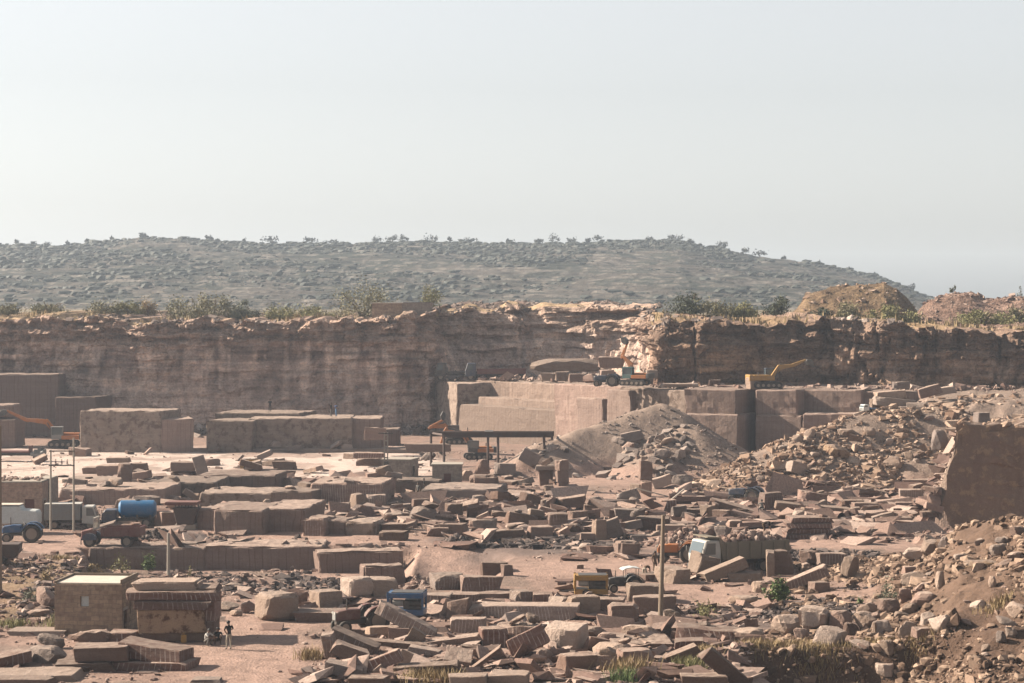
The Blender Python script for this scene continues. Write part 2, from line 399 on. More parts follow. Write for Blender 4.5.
nb = fbm(sg/3.2+3*fbm(sg/6, ZA/6, 0, 117, 2), ZA/2.4, 0, 116, 4)*.5+.5
c = mix(c, np.array((.44, .36, .29)), sm(.56, .68, nb)*.6); c = mix(c, np.array((.12, .092, .08)), sm(.54, .66, 1-nb)*.55)
c = mix(c, np.array((.46, .38, .315)), sm(.52, .66, n3)*.6)
bedn = _h(np.floor((ZA+.5*fbm(sg/12, ZA/4, 0, 120, 3))/.62), np.zeros_like(ZA), np.zeros_like(ZA), 125)
c = c*(1+((bedn-.5)*.75*sm(.45, .7, tt))[..., None])
stk = fbm(sg/.9, ZA/6+fbm(sg/4, ZA/4, 0, 119, 2), 0, 118, 4)*.5+.5
c = mix(c, np.array((.48, .41, .35)), sm(.55, .68, stk)*sm(.40, .6, n1)*.55); c = mix(c, np.array((.12, .092, .08)), sm(.56, .68, 1-stk)*.5)
rg = sm(640, 655, ug2)
cr = mix(np.array((.30, .205, .14)), np.array((.50, .355, .235)), sm(.35, .65, n1)); cr = mix(cr, np.array((.15, .10, .075)), sm(.50, .66, n2)*.7)
c = mix(c, cr, rg*(1-.5*sm(760, 860, ug2)))
tl = sm(440, 470, ug2)*(1-sm(625, 645, ug2))
c = mix(c, mix(np.array((.30, .25, .215)), np.array((.47, .40, .33)), sm(.4, .7, n3)), tl*.95)
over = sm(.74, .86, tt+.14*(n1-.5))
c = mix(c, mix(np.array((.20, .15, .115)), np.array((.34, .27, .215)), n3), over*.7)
dust = np.maximum(.5*(1-sm(.0, .25, tt)), .62*(1-rg)*(1-sm(.15, .75, tt)))  # foot dust; its left part reaches higher to lighten the cliff
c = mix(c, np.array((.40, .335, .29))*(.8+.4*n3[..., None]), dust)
grassy = sm(1.0, 1.04, tt)*sm(.45, .6, n1)
c = mix(c, np.array((.31, .245, .13)), grassy*.6)
c = c*np.array((1.12, 1.05, 1.0))*(1.10+.95*(1-rg))[..., None]  # left cliff lightened in its colour to stand in for thicker haze
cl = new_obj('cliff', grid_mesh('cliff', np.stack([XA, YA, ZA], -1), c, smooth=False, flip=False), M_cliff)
tag(cl, kind='structure')
# plateau behind the cliff
gx, gy = np.meshgrid(np.linspace(-2400, 2400, 260), np.concatenate([np.linspace(438, 900, 60), np.linspace(930, 2380, 40)]))
pz = np.interp(512+F*gx/gy, [-400, 1400], [17.6, 17.0])-.6+1.0*fbm(gx/25, gy/25, 0, 121, 4)
pz = np.where(gy < 470, pz-1.5*(470-gy)/32, pz)
pc = mix(np.array((.20, .17, .11)), np.array((.36, .28, .19)), fbm(gx/14, gy/14, 0, 123, 4)*.5+.5)
tag(new_obj('plateau', grid_mesh('plateau', np.stack([gx, gy, pz], -1), pc), M_hill), kind='structure')

# ------------------------------------------------------------------ hill
RIDGE_U = [-420, -200, 0, 50, 100, 140, 200, 260, 330, 440, 520, 600, 680, 720, 760, 800, 850, 880, 905, 925, 945, 1000, 1400]
RIDGE_V = [262, 251, 245, 247, 242, 238, 240, 243, 244, 242, 244, 242, 241, 249, 257, 261, 271, 278, 288, 297, 303, 306, 306]
gu, gY = np.meshgrid(np.linspace(-420, 1150, 620), np.concatenate([np.linspace(760, 1330, 300), np.linspace(1335, 1700, 40)]))
gX = (gu-512)*gY/F
def hill_z(u, Y):
    X = (u-512)*Y/F
    cv = np.interp(u, RIDGE_U, RIDGE_V); zc = H-(cv-HOR)*1300/F
    t = np.clip((Y-790)/510, 0, 1); prof = .62*t+.38*sm(0, 1, t)
    z0 = 16.5
    z = z0+(zc-z0)*prof+(2.8*fbm(X/70, Y/70, 0, 131, 4)*np.sin(np.pi*np.clip(t, 0, 1))+1.3*fbm(X/16, Y/16, 0, 133, 4))*np.clip((zc-z0)/10, 0, 1)
    st = 1.5; zz = z+1.2*fbm(X/120, Y/120, 0, 135, 3)
    fr = zz/st-np.floor(zz/st)
    z = z+(sm(.55, .95, fr)-fr)*st*.55*np.clip((zc-z0)/10, 0, 1)          # rock terraces
    return np.where(Y > 1300, z-(Y-1300)*.05, z), fr
hz, fr = hill_z(gu, gY)
n1 = fbm(gX/30, gY/30, 0, 141, 5)*.5+.5; n2 = fbm(gX/9, gY/14, 0, 143, 4)*.5+.5
hc = mix(np.array((.045, .05, .038)), np.array((.105, .09, .075)), sm(.38, .62, n1))
hc = mix(hc, np.array((.30, .26, .225)), sm(.40, .65, fr)*sm(.42, .56, n2)*.9)
hc = mix(hc, np.array((.035, .042, .032)), sm(.52, .64, n2)*.8)
tag(new_obj('hill', grid_mesh('hill', np.stack([gX, gY, hz], -1), hc, smooth=False), M_hill), kind='structure')

# ------------------------------------------------------------------ spoil mounds on the rim
def rim_mound(name, prof, Yc, dep, zbase, c1, c2, rough, seed):
    pu_ = [p[0] for p in prof]; pv_ = [p[1] for p in prof]
    u, y = np.meshgrid(np.linspace(pu_[0], pu_[-1], 200), np.linspace(Yc-dep, Yc+dep, 90))
    X = (u-512)*y/F
    zc = H-(np.interp(u, pu_, pv_)-HOR)*Yc/F
    q = np.clip(1-np.abs(y-Yc)/dep, 0, 1)
    z = zbase+(zc-zbase)*sm(0, .9, q)+rough*fbm(X/2.2, y/2.2, 0, seed, 5)*np.clip(q*4, 0, 1)
    n = fbm(X/2, y/2, 0, seed+3, 5)*.5+.5
    return tag(new_obj(name, grid_mesh(name, np.stack([X, y, z], -1), mix(np.array(c1), np.array(c2), sm(.3, .7, n)), smooth=False), M_cliff), kind='structure')
rim_mound('spoil_mound', [(780, 322), (796, 310), (806, 295), (830, 289), (860, 285), (884, 284), (897, 290), (910, 303), (920, 316), (930, 324)], 402, 24, 16.6, (.21, .145, .085), (.33, .235, .135), .5, 151)
rim_mound('spoil_mound', [(905, 326), (918, 312), (932, 300), (950, 294), (972, 293), (985, 299), (1000, 299), (1024, 297), (1060, 290), (1150, 300), (1250, 322)], 380, 20, 16.2, (.30, .20, .15), (.46, .325, .25), .6, 157)
rim_mound('spoil_mound', [(420, 322), (440, 310), (460, 304), (520, 303), (560, 306), (585, 303), (610, 302), (632, 308), (648, 320), (665, 328)], 452, 22, 16.4, (.28, .205, .165), (.42, .32, .26), .7, 163)

# ------------------------------------------------------------------ light, sky and air
SUN_EL, SUN_AZ = 31.0, -76.0                # azimuth clockwise from +Y: the sun stands left and a little beyond
sd = Vector((math.sin(R(SUN_AZ))*math.cos(R(SUN_EL)), math.cos(R(SUN_AZ))*math.cos(R(SUN_EL)), math.sin(R(SUN_EL))))
sl = bpy.data.lights.new('sun', 'SUN'); sl.energy = 5.0; sl.angle = R(.6); sl.color = (1.0, .87, .71)
so = bpy.data.objects.new('sun', sl); COL.objects.link(so); so.rotation_euler = sd.to_track_quat('Z', 'Y').to_euler(); so.location = (-200, 200, 300)
wd = bpy.data.worlds.new('World'); SC.world = wd; wd.use_nodes = True
nt = wd.node_tree; bg = nt.nodes['Background']
sky = nd(nt, 'ShaderNodeTexSky', sky_type='NISHITA'); sky.sun_disc = False
sky.sun_elevation = R(SUN_EL); sky.sun_rotation = R(SUN_AZ); sky.air_density = 1.0; sky.dust_density = 1.6; sky.ozone_density = 1.0; sky.altitude = 200
hs = nd(nt, 'ShaderNodeHueSaturation'); hs.inputs['Saturation'].default_value = .20
nt.links.new(sky.outputs[0], hs.inputs['Color']); nt.links.new(hs.outputs[0], bg.inputs['Color'])
bg.inputs['Strength'].default_value = .052
hm = bpy.data.meshes.new('haze'); bmh = bmesh.new(); bmesh.ops.create_cube(bmh, size=1.0); bmh.to_mesh(hm); bmh.free()
hz_o = new_obj('haze', hm); hz_o.scale = (4840, 2740, 72); hz_o.location = (0, 1070, 30)
m, nt, b = _new('hazy_air'); nt.nodes.remove(b)
pv = nd(nt, 'ShaderNodeVolumePrincipled'); pv.inputs['Color'].default_value = (.70, .83, 1.0, 1); pv.inputs['Density'].default_value = .00014
pv.inputs['Anisotropy'].default_value = .2
nt.links.new(pv.outputs[0], nt.nodes['Material Output'].inputs['Volume']); hm.materials.append(m)
tag(hz_o, kind='stuff')
SC.view_settings.view_transform = 'Standard'; SC.view_settings.look = 'None'; SC.view_settings.exposure = 1.69; SC.view_settings.gamma = 1.0
SC.view_settings.use_curve_mapping = False
SC.cycles.volume_bounces = 1; SC.cycles.max_bounces = 6; SC.cycles.diffuse_bounces = 3
# ------------------------------------------------------------------ stones
def axis(h, e, n):
    e = min(e/h, .3)
    return np.concatenate([[-1], np.linspace(-1+e, 1-e, n+1), [1]])
def cut_mesh(name, w, d, h, seed, chip=.05, warp=.05, rough=.03, res=None, chops=0):
    """a quarried block: warped box with chipped arrises; origin at the middle of its underside"""
    g = np.random.default_rng(seed)
    half = np.array((w, d, h))/2
    res = res or max(.35, max(w, d, h)/9)
    ax = [axis(half[i], chip*1.6, int(np.clip(half[i]*2/res, 1, 22))) for i in range(3)]
    Vs, Fs = [], []; base = 0
    for i in range(3):
        j, k = (i+1) % 3, (i+2) % 3
        for s in (-1, 1):
            a, b = np.meshgrid(ax[j], ax[k], indexing='ij')
            v = np.zeros(a.shape+(3,)); v[..., i] = s; v[..., j] = a; v[..., k] = b
            n, m = a.shape
            q = np.arange((n-1)*m).reshape(n-1, m)[:, :-1].ravel()
            f = np.stack([q, q+m, q+m+1, q+1], 1)
            if s < 0: f = f[:, ::-1]
            Vs.append(v.reshape(-1, 3)); Fs.append(f+base); base += n*m
    U = np.vstack(Vs); Fc = np.vstack(Fs)
    V = U*half
    ex = np.abs(U) > .9999; ne = ex.sum(1)
    nz_ = vn(V[:, 0]*2.3+seed, V[:, 1]*2.3, V[:, 2]*2.3, 5); big = np.clip(vn(V[:, 0]*.9+seed*3.1, V[:, 1]*.9, V[:, 2]*.9, 6)-.55, 0, 1)*5
    cut = chip*(.15+.9*nz_+1.3*big)*(ne >= 2)*np.where(ne == 3, 1.3, 1.0)
    V = V-np.sign(U)*ex*cut[:, None]
    for c in range(3):
        off = g.normal(0, warp, (2, 2, 2))*half[c]
        tx, ty, tz = (U[:, 0]+1)/2, (U[:, 1]+1)/2, (U[:, 2]+1)/2
        o = 0
        for a in (0, 1):
            for b in (0, 1):
                for e in (0, 1):
                    o = o+off[a, b, e]*(tx if a else 1-tx)*(ty if b else 1-ty)*(tz if e else 1-tz)
        if c == 2: o = o*.6
        V[:, c] += o
    for _k in range(chops):                      # broken-off corners
        sg_ = g.choice([-1, 1], 3); sg_[2] = 1 if g.random() < .8 else -1
        n_ = g.uniform(.15, 1, 3)*sg_; n_ /= np.linalg.norm(n_); sup = n_@(sg_*half); dd = sup-np.min(half)*g.uniform(.12, .75)
        ov = np.maximum(0, V@n_-dd); V = V-ov[:, None]*n_
    if rough:
        for c in range(3):
            V[:, c] += rough*(fbm(V[:, 0]*1.1+c*31+seed, V[:, 1]*1.1, V[:, 2]*1.1, 8+c, 3)*1.6)
    V[:, 2] += half[2]
    return raw_mesh(name, V, Fc)
def _ico(n):
    bm = bmesh.new(); bmesh.ops.create_icosphere(bm, subdivisions=n, radius=1)
    V = np.array([v.co[:] for v in bm.verts]); Fc = np.array([[v.index for v in f.verts] for f in bm.faces]); bm.free()
    return V, Fc
ICO = {n: _ico(n) for n in (1, 2, 3)}
def rock_verts(g, n=3, planes=11, rough=.05):
    D, Fc = ICO[n]
    N = g.normal(size=(planes, 3)); N /= np.linalg.norm(N, axis=1)[:, None]
    N = np.vstack([N, [[0, 0, -1], [0, 0, 1]]]); dd = np.concatenate([g.uniform(.55, 1.0, planes), [.6, .75]])
    q = D@N.T; r = np.where(q > .05, dd/np.maximum(q, .05), 9).min(1); r = np.minimum(r, 1.25)
    V = D*r[:, None]
    if rough: V = V*(1+rough*fbm(V[:, 0]*3+g.random()*50, V[:, 1]*3, V[:, 2]*3, 3, 3))[:, None]
    lo, hi = V.min(0), V.max(0)
    return (V-(lo+hi)/2)/(hi-lo), Fc            # unit box
def boulder_mesh(name, w, d, h, seed):
    V, Fc = rock_verts(np.random.default_rng(seed), 3)
    V = V*np.array((w, d, h)); V[:, 2] += h/2
    return raw_mesh(name, V, Fc)
_seed = [100]
def stone(px, yb, w, h, label, rz=0, at_p=None, mat='pink', kind='cut', d=None, rx=0, ry=0, Y=None, name=None, cat=None, group=None, chip=None, warp=None, sink=.06, res=None):
    """a stone by where its foot shows in the photograph; w and h in pixels at that distance"""
    _seed[0] += 1
    p = at_p if at_p is not None else at(px, yb) if Y is None else atY(px, yb, Y)
    if at_p is not None: Y = p.y
    s = F/p.y
    W, Hh = w/s, h/s; D_ = d if d else max(.5, W*.75)
    if kind == 'rock':
        nm = name or 'boulder'; me = boulder_mesh(nm, W, D_, Hh, _seed[0]); cat = cat or 'boulder'
    else:
        nm = name or ('stone_slab' if Hh < .45*min(W, D_) else 'stone_block')
        mn = min(W, D_, Hh)
        me = cut_mesh(nm, W, D_, Hh, _seed[0], chip if chip is not None else min(.035, mn*.03), warp if warp is not None else .09, min(.05, mn*.05), res, int(np.random.default_rng(_seed[0]).integers(1, 4)))
        cat = cat or nm.replace('_', ' ')
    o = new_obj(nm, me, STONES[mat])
    # depth goes back from the foot that is seen
    back = Vector((math.sin(R(rz)), math.cos(R(rz)), 0)) if kind == 'wall' else Vector((0, 1, 0))
    ext = abs(D_*math.cos(R(rz)))*.5+abs(W*math.sin(R(rz)))*.35
    o.location = p+Vector((0, ext, -sink if Y is None else 0))
    if Y is None and kind != 'wall':
        gz = float(terrain(o.location.x, o.location.y)); o.location.z = min(max(gz, p.z-.3), p.z+.35)-sink
    if ry or rx:
        o.location.z += .5*(abs(W*math.sin(R(ry)))*.8+abs(D_*math.sin(R(rx)))*.7)
        if abs(ry) < 50: pass
    o.rotation_euler = Euler((R(rx), R(ry), R(rz)), 'XYZ')
    tag(o, label, cat, group, 'thing')
    return o
def at_scene(px, py):
    """the surface actually seen through a pixel, ground or stone"""
    d = Vector(((px-512)/F, 1.0, -(py-HOR)/F)).normalized()
    ok, loc, nn, _, ob, _ = SC.ray_cast(bpy.context.evaluated_depsgraph_get(), Vector((0, 0, H))+d*60, d)
    return (loc, nn) if ok else (None, None)
def bench(p0, p1, top, label, mat, zb=-1.2, depth=20, group=None, name='stone_bench', warp=.012, res=.7, chip=.09, cat='rock bench'):
    """a sawn face between two ground points (px, Y), its crest seen at row `top`"""
    _seed[0] += 1
    A = Vector(((p0[0]-512)*p0[1]/F, p0[1], 0)); B = Vector(((p1[0]-512)*p1[1]/F, p1[1], 0))
    Ym = (p0[1]+p1[1])/2; zt = H-(top-HOR)*Ym/F
    L = (B-A).length; ang = math.atan2(B.y-A.y, B.x-A.x)
    me = cut_mesh(name, L, depth, zt-zb, _seed[0], chip, warp, .10, res)
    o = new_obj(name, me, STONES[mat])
    nrm_ = Vector((-math.sin(ang), math.cos(ang), 0))
    o.location = (A+B)/2+nrm_*depth/2; o.location.z = zb
    o.rotation_euler = (0, 0, ang)
    tag(o, label, cat, group, 'thing'); return o

# --- sawn benches under the right cliff, from the left
GB = 'sawn quarry benches'
bench((418, 384), (458, 363), 381, 'rough brown bench corner where the long left cliff meets the sawn benches', 'patchy', depth=40, group=GB, res=1.2)
bench((457, 362), (560, 341), 407, 'lowest tan sawn tier behind the steel gantry', 'sawntan', depth=30, group=GB)
bench((478, 361), (560, 345), 399, 'middle tan sawn tier, a narrow step above the lowest one', 'sawntan', depth=30, group=GB)
bench((509, 358), (562, 347), 383, 'tall upper tan sawn tier catching the sun above the gantry', 'sawntan', depth=60, group=GB)
bench((440, 374), (511, 361), 380, 'flat pale-topped bench left of the tall tan tier with parked machines on top', 'sawntan', depth=60, group=GB)
bench((556, 340), (622, 328), 385, 'pinkish grey sawn face above the dusty end of the grey heap', 'sawn', depth=70, group=GB)
bench((577, 334), (603, 329), 398, 'dark grey sawn block set against the pinkish face', 'sawndark', depth=4, group=GB)
bench((606, 328.5), (630, 323), 390, 'small pale rounded buttress at the crest of the grey heap', 'sawn', depth=6, group=GB)
bench((618, 326), (690, 315.6), 389, 'broad brown mottled face rising behind the grey heap', 'patchy', depth=70, group=GB)
bench((686, 315.2), (736, 312.2), 389, 'tall pink sawn face with horizontal cutting lines right of the grey heap', 'sawn', depth=70, group=GB)
bench((684, 313.4), (737, 310.6), 414.5, 'lower tier of the tall pink sawn face, stepping out a little', 'sawn', depth=8, group=GB)
bench((755, 313), (801, 310.6), 415.5, 'lower tier of the sawn face right of the shaded notch', 'sawn', depth=8, group=GB)
bench((734, 318), (758, 318), 390, 'recessed dark sawn strip in the shaded notch of the benches', 'sawndark', depth=70, group=GB)
bench((756, 314.4), (796, 312.2), 390, 'pink sawn face right of the shaded notch', 'sawn', depth=70, group=GB)
bench((794, 316), (806, 316), 390, 'narrow reddish recess between two sawn faces', 'drilledred', depth=60, group=GB)
bench((804, 315.6), (862, 313), 390, 'pale streaked sawn face above the little blue machine', 'sawn', depth=60, group=GB)
bench((802, 310.5), (904, 307.5), 414, 'lower sawn shelf the little blue machine is parked on', 'sawn', depth=8, group=GB)
bench((860, 314), (945, 312.5), 392, 'brown sawn face behind the pale slabs on the rubble crest', 'sawndark', depth=60, group=GB)
bench((940, 308), (1012, 307), 396, 'vertically grooved pink bench at the right above the rubble slope', 'drilled', depth=60, group=GB)
bench((1008, 312), (1150, 310), 397, 'brown bench at the right edge of the quarry', 'sawndark', depth=60, group=GB)
# --- left side walls and monoliths
GL = 'big uncut stone masses on the left'
bench((-120, 368), (58, 368), 374, 'big grey sawn block at the foot of the left cliff, topped by a dark ledge', 'sawndark', depth=12, group=GL)
bench((55, 366), (96, 365), 397, 'lower bluish grey sawn block right of the big grey one under the left cliff', 'sawndark', depth=10, group=GL)
bench((-60, 338), (15, 338), 420, 'reddish drilled block at the left edge behind the flatbed truck', 'sawn', depth=7, group=GL, zb=0)
o = bench((-60, 339.5), (13, 339.5), 405, 'smaller drilled block stacked on the reddish one at the left edge', 'sawn', depth=5, group=GL, zb=21-120*338/F)
bench((83, 331), (162, 329), 411, 'huge mottled stone mass with a rough brown face and a flat pale top', 'patchy', depth=9, group=GL, zb=-.3, warp=.03)
bench((160, 329), (194, 330), 419, 'lower sawn right end of the huge mottled mass', 'sawn', depth=7, group=GL, zb=-.3, warp=.03)
bench((208, 330), (252, 329), 421, 'mottled front block at the left end of the stone mass two workers stand on', 'patchy', depth=8, group=GL, zb=-.3, warp=.04)
bench((216, 338), (300, 336), 413, 'pale flat ledge behind the mottled front block with a lone worker on it', 'patchy', depth=9, group=GL, zb=-.3, warp=.02)
bench((250, 331), (352, 331), 418, 'long brown stone mass with two workers standing on its top', 'patchy', depth=9, group=GL, zb=-.3, warp=.02)
bench((350, 332), (381, 332), 418, 'sawn right end of the long brown stone mass', 'sawndark', depth=8, group=GL, zb=-.3, warp=.03)
bench((380, 345), (399, 345), 429, 'small sawn block just right of the long brown stone mass', 'sawndark', depth=5, group=GL, zb=-.3)
# --- low ledges left over in the quarry floor
GE = 'low rock ledges in the quarry floor'
bench((88, 203), (205, 202.6), 548, 'long low dark ledge behind the brick hut', 'sawn', depth=6, group=GE, zb=-2.2, warp=.01, cat='rock ledge')
bench((203, 202.8), (322, 202.4), 546.5, 'long low dark ledge right of the bare concrete post', 'sawndark', depth=6, group=GE, zb=-2.2, warp=.01, cat='rock ledge')
bench((318, 200), (404, 201.5), 551, 'ledge with a broken right end above the shady hollow', 'sawndark', depth=2.5, group=GE, zb=-2.2, warp=.03, cat='rock ledge')
bench((364, 190), (405, 191), 566, 'dark stepped block standing in the hollow', 'sawndark', depth=1.5, group=GE, zb=-2.4, warp=.05, cat='rock ledge')
for (a, b, Y, top, lab, m) in ((196, 216, 219, 509, 'short left end of the wide pale-topped platform', 'sawn'), (214, 264, 215, 510, 'middle front face of the wide pale-topped platform with a notch', 'sawn'),
                     (262, 305, 217, 508, 'right front face of the wide pale-topped platform', 'sawndark'), (303, 324, 213.5, 519, 'lower drilled block at the right foot of the wide platform', 'drilled'),
                     (322, 346, 214.5, 520.5, 'notched ledge block right of the wide platform', 'sawn'), (344, 374, 214, 522, 'rounded broken end of the ledge right of the wide platform', 'patchy')):
    bench((a, Y), (b, Y-.5), top, lab, m, depth=9 if b < 306 else 4, group=GE, zb=-.4, warp=.025, cat='rock ledge', res=.5)
for (a, b, Y, top, dep, lab, m) in ((272, 312, 243, 491, 6, 'low terrace with a slanting left end behind the wide platform', 'sawndark'), (309, 384, 246.5, 483, 9, 'long dark drilled terrace below the pale floor', 'drilled'),
                          (198, 275, 262, 475, 8, 'thin ledge under the reddish slabs on the pale floor', 'sawndark'), (60, 165, 246, 489, 9, 'long low ledge behind the trucks on the left', 'sawn'),
                          (150, 215, 254, 482, 9, 'rough dark ledge below the leaning plank-like slab', 'patchy'), (200, 275, 244, 492.5, 7, 'broken rim of rock left of the low terrace', 'patchy'),
                          (215, 420, 330, 449, 5, 'thin pale rim of rock along the back of the white floor', 'pale'), (60, 170, 275, 480, 6, 'thin pale rim of rock at the front of the white floor', 'pale'),
                          (420, 500, 252, 489, 9, 'grey concrete-like apron in front of the hut with the red shutter', 'grey'), (395, 440, 260, 480, 6, 'pale dusty shelf under the doorway hut', 'grey')):
    bench((a, Y), (b, Y-.6), top, lab, m, depth=dep, group=GE, zb=-.5, warp=.03, cat='rock ledge', res=.6)
# --- the tall cut wall on the right
_seed[0] += 1
wl = cut_mesh('cut_rock_wall', 34, 4, 12, 77, .35, .015, .28, .4)
co = np.empty(len(wl.vertices)*3, np.float32); wl.vertices.foreach_get('co', co); co = co.reshape(-1, 3)
zz_ = co[:, 2]-2.3; xl = np.interp(zz_, [-2.3, 3, 4.5, 6, 7.5, 9.8], [0, .05, .3, .95, 1.25, 1.7])+.35*fbm(zz_/1.1, co[:, 1]/2, 0, 707, 3)
co[:, 0] += xl*np.clip(1-(co[:, 0]+17)/5, 0, 1); co[:, 2] += np.where(zz_ > 6, .5*fbm(co[:, 0]/2.2, 0, 0, 709, 4), 0)
co[:, 1] = -2+(co[:, 1]+2)*np.clip((co[:, 0]+16)/6, .06, 1)
co[:, 1] += (.55*fbm(co[:, 0]/4.5, zz_/4, 0, 711, 4)+.28*fbm(co[:, 0]/1.2, zz_/2.4, 0, 713, 4)+.2*(_h(np.floor((zz_+.5*fbm(co[:, 0]/5, 0, 0, 715, 2))/1.9), np.floor(co[:, 0]/4+zz_*.1), zz_*0, 717)-.5))*(co[:, 1] < -.5)*np.clip((co[:, 0]+16)/4, 0, 1)
wl.vertices.foreach_set('co', co.ravel()); wl.update()
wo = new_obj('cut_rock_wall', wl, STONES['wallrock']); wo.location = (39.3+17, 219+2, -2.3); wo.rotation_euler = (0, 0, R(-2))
tag(wo, 'tall dark brown cut rock wall at the right edge', 'rock wall', kind='thing')
# ------------------------------------------------------------------ single stones, by place
def many(rows, group=None, **kw):
    for r in rows:
        o = dict(kw); o.update(r[5] if len(r) > 5 else {})
        stone(r[0], r[1], r[2], r[3], r[4], group=group, **o)
g1 = 'slabs piled in the near left corner'
many([
 (97, 662, 56, 14, 'thick brown slab with a pale ragged top, upper left of the corner pile', dict(Y=136, mat='brown', d=2.6, rz=6)),
 (152, 666, 68, 15, 'long drilled brown slab sloping down to the right on top of the corner pile', dict(Y=136.5, mat='drilledred', d=2.4, rz=-14, ry=7)),
 (82, 676, 56, 12, 'tilted brown slab under the thick pale-topped one in the corner pile', dict(Y=135.6, mat='brown', d=2.4, rz=10)),
 (150, 674, 78, 11, 'reddish slab sandwiched under the long sloping slab', dict(Y=136.2, mat='drilledred', d=2.2, rz=-6)),
 (147, 690, 25, 17, 'upright reddish block holding up the corner pile, left of its twin', dict(Y=135.2, mat='drilledred', d=1.4)),
 (175, 690, 27, 17, 'darker upright block at the right foot of the corner pile', dict(Y=135.6, mat='brown', d=1.6, rz=-8)),
 (106, 690, 58, 13, 'slab lying lowest in the middle of the corner pile', dict(Y=134.6, mat='brown', d=2.2)),
 (28, 692, 96, 14, 'broad pale slab filling the bottom left corner', dict(Y=131.5, mat='tan', d=3.6, rz=8)),
 (18, 690, 66, 10, 'darker slab overlapping the broad pale slab at the bottom left', dict(Y=129.5, mat='pink', d=1.6, rz=-5)),
 (8, 668, 34, 11, 'tilted slab with reddish drilled edge at the left frame edge', dict(mat='drilledred', rz=20, ry=-10, d=2.0)),
 (42, 664, 40, 16, 'dark rounded boulder between the left edge slab and the corner pile', dict(kind='rock', mat='grey', d=2.6)),
 (48, 650, 30, 12, 'grey leaning rock behind the dark rounded boulder', dict(kind='rock', mat='grey', ry=15)),
 (88, 645, 46, 15, 'long low brown rock behind the corner pile', dict(kind='rock', mat='brown', d=2.2)),
 (122, 644, 28, 12, 'block with white drill lines at the end of the long brown rock', dict(mat='drilledred', rz=-5, d=1.6)),
 (36, 636, 58, 5, 'thin pale slab lying flat left of the brick hut', dict(mat='pale', d=2.2)),
 (37, 619, 24, 7, 'small pink wedge of rock near the green weeds', dict(kind='rock', mat='pink')),
 (44, 608, 24, 19, 'pinkish boulder against the left side of the brick hut', dict(kind='rock', mat='pink', d=1.8)),
 (204, 683, 30, 4, 'thin dark slab on the dust right of the corner pile', dict(mat='grey', d=1.2)),
], g1)
g2 = 'slabs stacked into a rough shelter'
many([
 (176, 641, 76, 8, 'plain base slab under the shelter stack', dict(Y=148, mat='brown', d=3.0, sink=0)),
 (171, 633, 64, 23, 'yellow-brown stained upright slab facing us in the shelter stack', dict(Y=147.8, mat='stained', d=.45, chip=.03)),
 (207, 636, 14, 15, 'plain block under the grooved right corner of the shelter stack', dict(Y=148.2, mat='brown', d=2.6)),
 (172, 610, 82, 8.5, 'lower of the two drilled beams across the shelter stack', dict(Y=147.6, mat='drilledred', d=2.8, chip=.04)),
 (168, 601, 88, 9, 'upper drilled beam across the shelter stack', dict(Y=147.7, mat='drilledred', d=2.8, chip=.04)),
 (209, 621, 14, 25, 'grooved upright block on the right corner of the shelter stack', dict(Y=148.4, mat='drilledred', d=3.0, chip=.04)),
 (165, 591.5, 64, 9, 'pale rounded slab lying on top of the shelter stack', dict(Y=148.3, mat='tan', d=2.6, chip=.12)),
 (202, 593, 30, 5, 'thin dark slab at the right end on top of the shelter stack', dict(Y=148.6, mat='brown', d=2.8)),
 (141, 622, 8, 14, 'small pale upright block left of the stained slab', dict(Y=149.5, mat='tan', d=.6)),
], g2)
g3 = 'blocks along the dusty clearing'
many([
 (232, 591, 26, 8, 'smooth pale rock behind the shelter stack', dict(kind='rock', mat='pale', d=1.5)),
 (222, 612, 32, 9, 'tan flat rock at the back of the clearing just right of the shelter stack', dict(kind='rock', mat='tan', d=1.8)),
 (235, 617, 14, 7, 'small round tan stone in front of the tan flat rock', dict(kind='rock', mat='tan')),
 (250, 614, 16, 11, 'pinkish leaning rock left of the big tan boulder', dict(kind='rock', mat='pink', ry=-20)),
 (274, 622, 35, 27, 'big squat tan block with a flat pale top beside the clearing', dict(mat='tan', rz=28, d=2.2, chip=.2, warp=.12)),
 (330, 623, 78, 10, 'long low slab with a grey top right of the big squat tan block', dict(mat='pink', d=2.6, rz=3)),
 (324, 608, 28, 17, 'tan block with a dark right face behind the long low slab', dict(mat='tan', rz=38, d=1.5)),
 (356, 598, 29, 20, 'left one of two cream blocks side by side below the hollow', dict(mat='pale', rz=30, d=1.8, chip=.15)),
 (382, 597, 25, 17, 'right one of two cream blocks side by side below the hollow', dict(mat='tan', rz=14, d=1.8)),
 (447, 590, 32, 15, 'tan drilled block with a ragged top left of the dark-topped pair', dict(mat='drilledpale', rz=12, d=2)),
 (481, 593, 40, 15, 'wide pink block with a drilled right end under the dark cube', dict(mat='drilled', rz=4, d=2)),
 (494, 577, 27, 14, 'dark brown cube standing behind the wide pink block', dict(mat='brown', rz=8, d=1.8)),
 (507, 576, 10, 12, 'slim pink block right of the dark brown cube', dict(mat='pink', rz=20)),
 (434, 604, 30, 10, 'drilled block just right of the blue machine', dict(mat='drilledpale', d=1.6)),
 (463, 603, 30, 9, 'low drilled block behind the brown wedge', dict(mat='drilled', d=1.6)),
 (495, 603, 36, 10, 'low brown block in line right of the drilled ones', dict(mat='pink', d=1.6)),
 (460, 619, 26, 17, 'brown wedge-shaped block with a pointed top', dict(mat='pink', rz=-14, ry=-8, warp=.16)),
 (184, 546, 24, 3, 'small flat grey slab on the ledge beside the bare post', dict(mat='grey', d=1.6)),
], g3)
g4 = 'jumbled slabs in the near middle'
